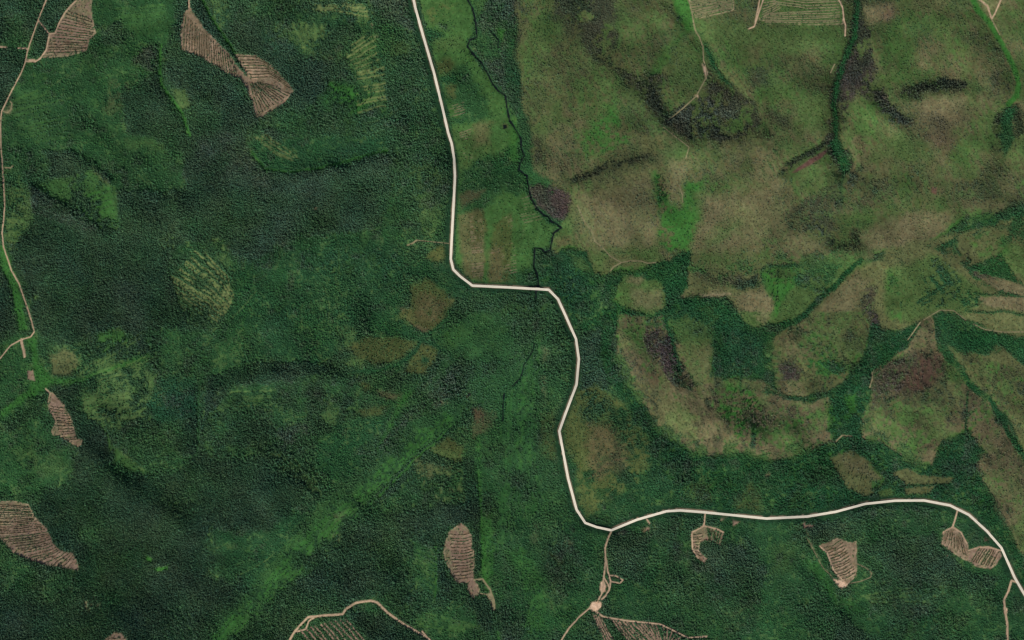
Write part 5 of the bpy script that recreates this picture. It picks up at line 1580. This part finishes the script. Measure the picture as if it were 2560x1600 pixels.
# ------------------------------------------------------------------ rows of brush in the clearings, each its own thing
for i, (P, cdef, tall) in enumerate(ROWS):
    rnd = random.Random(i)
    R = resample(P, .9)
    N = normals(R)
    V, F = [], []
    prof = (-1.0, -.5, 0, .5, 1.0)
    full_ = 1.0
    for k in range(len(R)):
        if k % 3 == 0:
            full_ = rnd.choice((.15, .6, 1.0, 1.25, 1.4)) + .15 * tall
        for q in prof:
            wdt = (.25 + .85 * full_) * rnd.uniform(.75, 1.25)
            x = R[k, 0] + N[k, 0] * q * wdt + rnd.gauss(0, .12)
            y = R[k, 1] + N[k, 1] * q * wdt + rnd.gauss(0, .12)
            hh = -.15 if abs(q) == 1 else full_ * (1.7 if q == 0 else 1.0) * rnd.uniform(.5, 1.5)
            V.append(place(np.array([x]), np.array([y]), hh)[0])
        if k:
            for c5 in range(4):
                a0 = (k - 1) * 5 + c5
                F.append((a0, a0 + 5, a0 + 6, a0 + 1))
    if len(F) < 16:
        continue
    o = mesh_obj("brush_row", V, F, M_brushg if rnd.random() < .3 else M_brush)
    tag(o, cdef['rowlabel'], "brush row", cdef['group'])

# ------------------------------------------------------------------ lone trees, each its own thing
def tree_meshes(kind, seed):
    cv, cf = conifer_parts(seed) if kind == 'c' else leafy_parts(seed, 150)
    mc = bpy.data.meshes.new("crown")
    mc.from_pydata(cv, [], cf)
    mc.materials.append(M_lone if kind == 'c' else M_lone2)
    tv, tf = trunk_parts()
    mt = bpy.data.meshes.new("trunk")
    mt.from_pydata(tv, [], tf)
    mt.materials.append(M_bark)
    return mc, mt


LONE_MESH = {'c': [tree_meshes('c', 50 + k) for k in range(4)], 'l': [tree_meshes('l', 70 + k) for k in range(4)]}


def lone_tree(kind, x, y, hgt, wid, label, group):
    mc, mt = random.choice(LONE_MESH[kind])
    nm = "spruce_tree" if kind == 'c' else "leafy_tree"
    r = bpy.data.objects.new(nm, None)
    COL.objects.link(r)
    p = place(np.array([x]), np.array([y]), 0)[0]
    r.location = p
    r.rotation_euler = (0, 0, random.random() * 6.28)
    r.scale = (wid, wid, hgt)
    tag(r, label, "tree", group)
    for n2, me in (("crown", mc), ("trunk", mt)):
        o = bpy.data.objects.new(n2, me)
        COL.objects.link(o)
        o.parent = r


LONE = [
    ('c', Q('A', "1530,380 1640,410 1750,420 1760,480 1650,535 1540,480"), 42, 11, "dark spruce standing alone on the vivid green patch west of the pale road", "spruces on the vivid green patch"),
    ('c', Q('A', "2060,190 2200,180 2320,400 2280,420 2200,300 2080,260"), 24, 10, "dark tree dotted over the bright meadow between pale road and stream", "trees on the streamside meadow"),
    ('l', Q('B', "670,820 715,830 730,960 690,970"), 26, 9, "dark bushy tree in the lush green gully on the olive hillside", "trees in the lush gully"),
    ('l', Q('D', "1060,320 1170,380 1180,480 1110,560 1060,480 960,440"), 40, 10, "dark bushy tree on the vivid green part of the rounded tan hill", "trees on the tan hill"),
    ('l', Q('D', "1470,380 1560,420 1600,540 1500,540"), 22, 10, "dark bushy tree in the green hollow where the damp valleys meet", "trees in the hollow"),
    ('c', Q('B', "1190,1290 1280,1260 1250,1430 1230,1400"), 24, 10, "dark spruce on the lush green strip below the olive hills", "spruces below the olive hills"),
    ('c', Q('C', "1680,120 1880,90 1940,115 1880,170 1760,200"), 24, 8, "small dark spruce on the oval brown bog", "spruces on the oval bog"),
    ('c', Q('D', "1560,650 1680,690 1720,780 1600,760"), 18, 9, "dark spruce on the olive knoll just above the pale road", "spruces on the olive knoll"),
    ('l', Q('D', "0,470 70,490 90,620 10,630"), 16, 9, "round leafy tree on the light green ground west of the pale road", "trees on the light green ground"),
]
for kind, P, n, hg, lab, grp in LONE:
    got = []
    lo, hi = P.min(0), P.max(0)
    tries = 0
    while len(got) < n and tries < 4000:
        tries += 1
        x, y = random.uniform(lo[0], hi[0]), random.uniform(lo[1], hi[1])
        if sdf_at(P, np.array([x], np.float32), np.array([y], np.float32))[0] < 0:
            continue
        if any((x - a) ** 2 + (y - b_) ** 2 < 16 for a, b_ in got):
            continue
        got.append((x, y))
        hh = hg * random.uniform(.8, 1.3)
        lone_tree(kind, x, y, hh, hh * (1.0 if kind == 'l' else 1.1), lab, grp)

# ------------------------------------------------------------------ bridge where the road crosses the stream
bx, by = 1344.0, 722.3
bz = float(place(np.array([1325.0, 1362.0]), np.array([721.3, 723.5]), .7)[:, 2].max()) + .3 - .35
wx_, wy_ = world_xy(bx, by, bz)
br = bpy.data.objects.new("road_bridge", None)
COL.objects.link(br)
br.location = (float(wx_), float(wy_), bz)
br.rotation_euler = (0, 0, math.radians(-3.2))
tag(br, "short bridge carrying the pale road over the dark stream", "bridge")


def box(V, F, x0, x1, y0, y1, z0, z1):
    b = len(V)
    V += [(x, y, z) for z in (z0, z1) for y in (y0, y1) for x in (x0, x1)]
    F += [tuple(b + i for i in f) for f in ((0, 2, 3, 1), (4, 5, 7, 6), (0, 1, 5, 4), (2, 6, 7, 3), (0, 4, 6, 2), (1, 3, 7, 5))]


V, F = [], []
box(V, F, -8, 8, -5.6, 5.6, -.5, .25)
mesh_obj("deck", V, F, M_conc, br)
for s in (-1, 1):
    V, F = [], []
    box(V, F, -8, 8, s * 5.3 - .12, s * 5.3 + .12, 1.15, 1.3)
    for k in range(7):
        box(V, F, -7.6 + k * 2.5, -7.4 + k * 2.5, s * 5.3 - .09, s * 5.3 + .09, .26, 1.148)
    mesh_obj("railing", V, F, M_rail, br)
for s in (-1, 1):
    V, F = [], []
    box(V, F, s * 7.2 - .7, s * 7.2 + .7, -5.4, 5.4, -9.0, -.505)
    mesh_obj("abutment", V, F, M_conc, br)
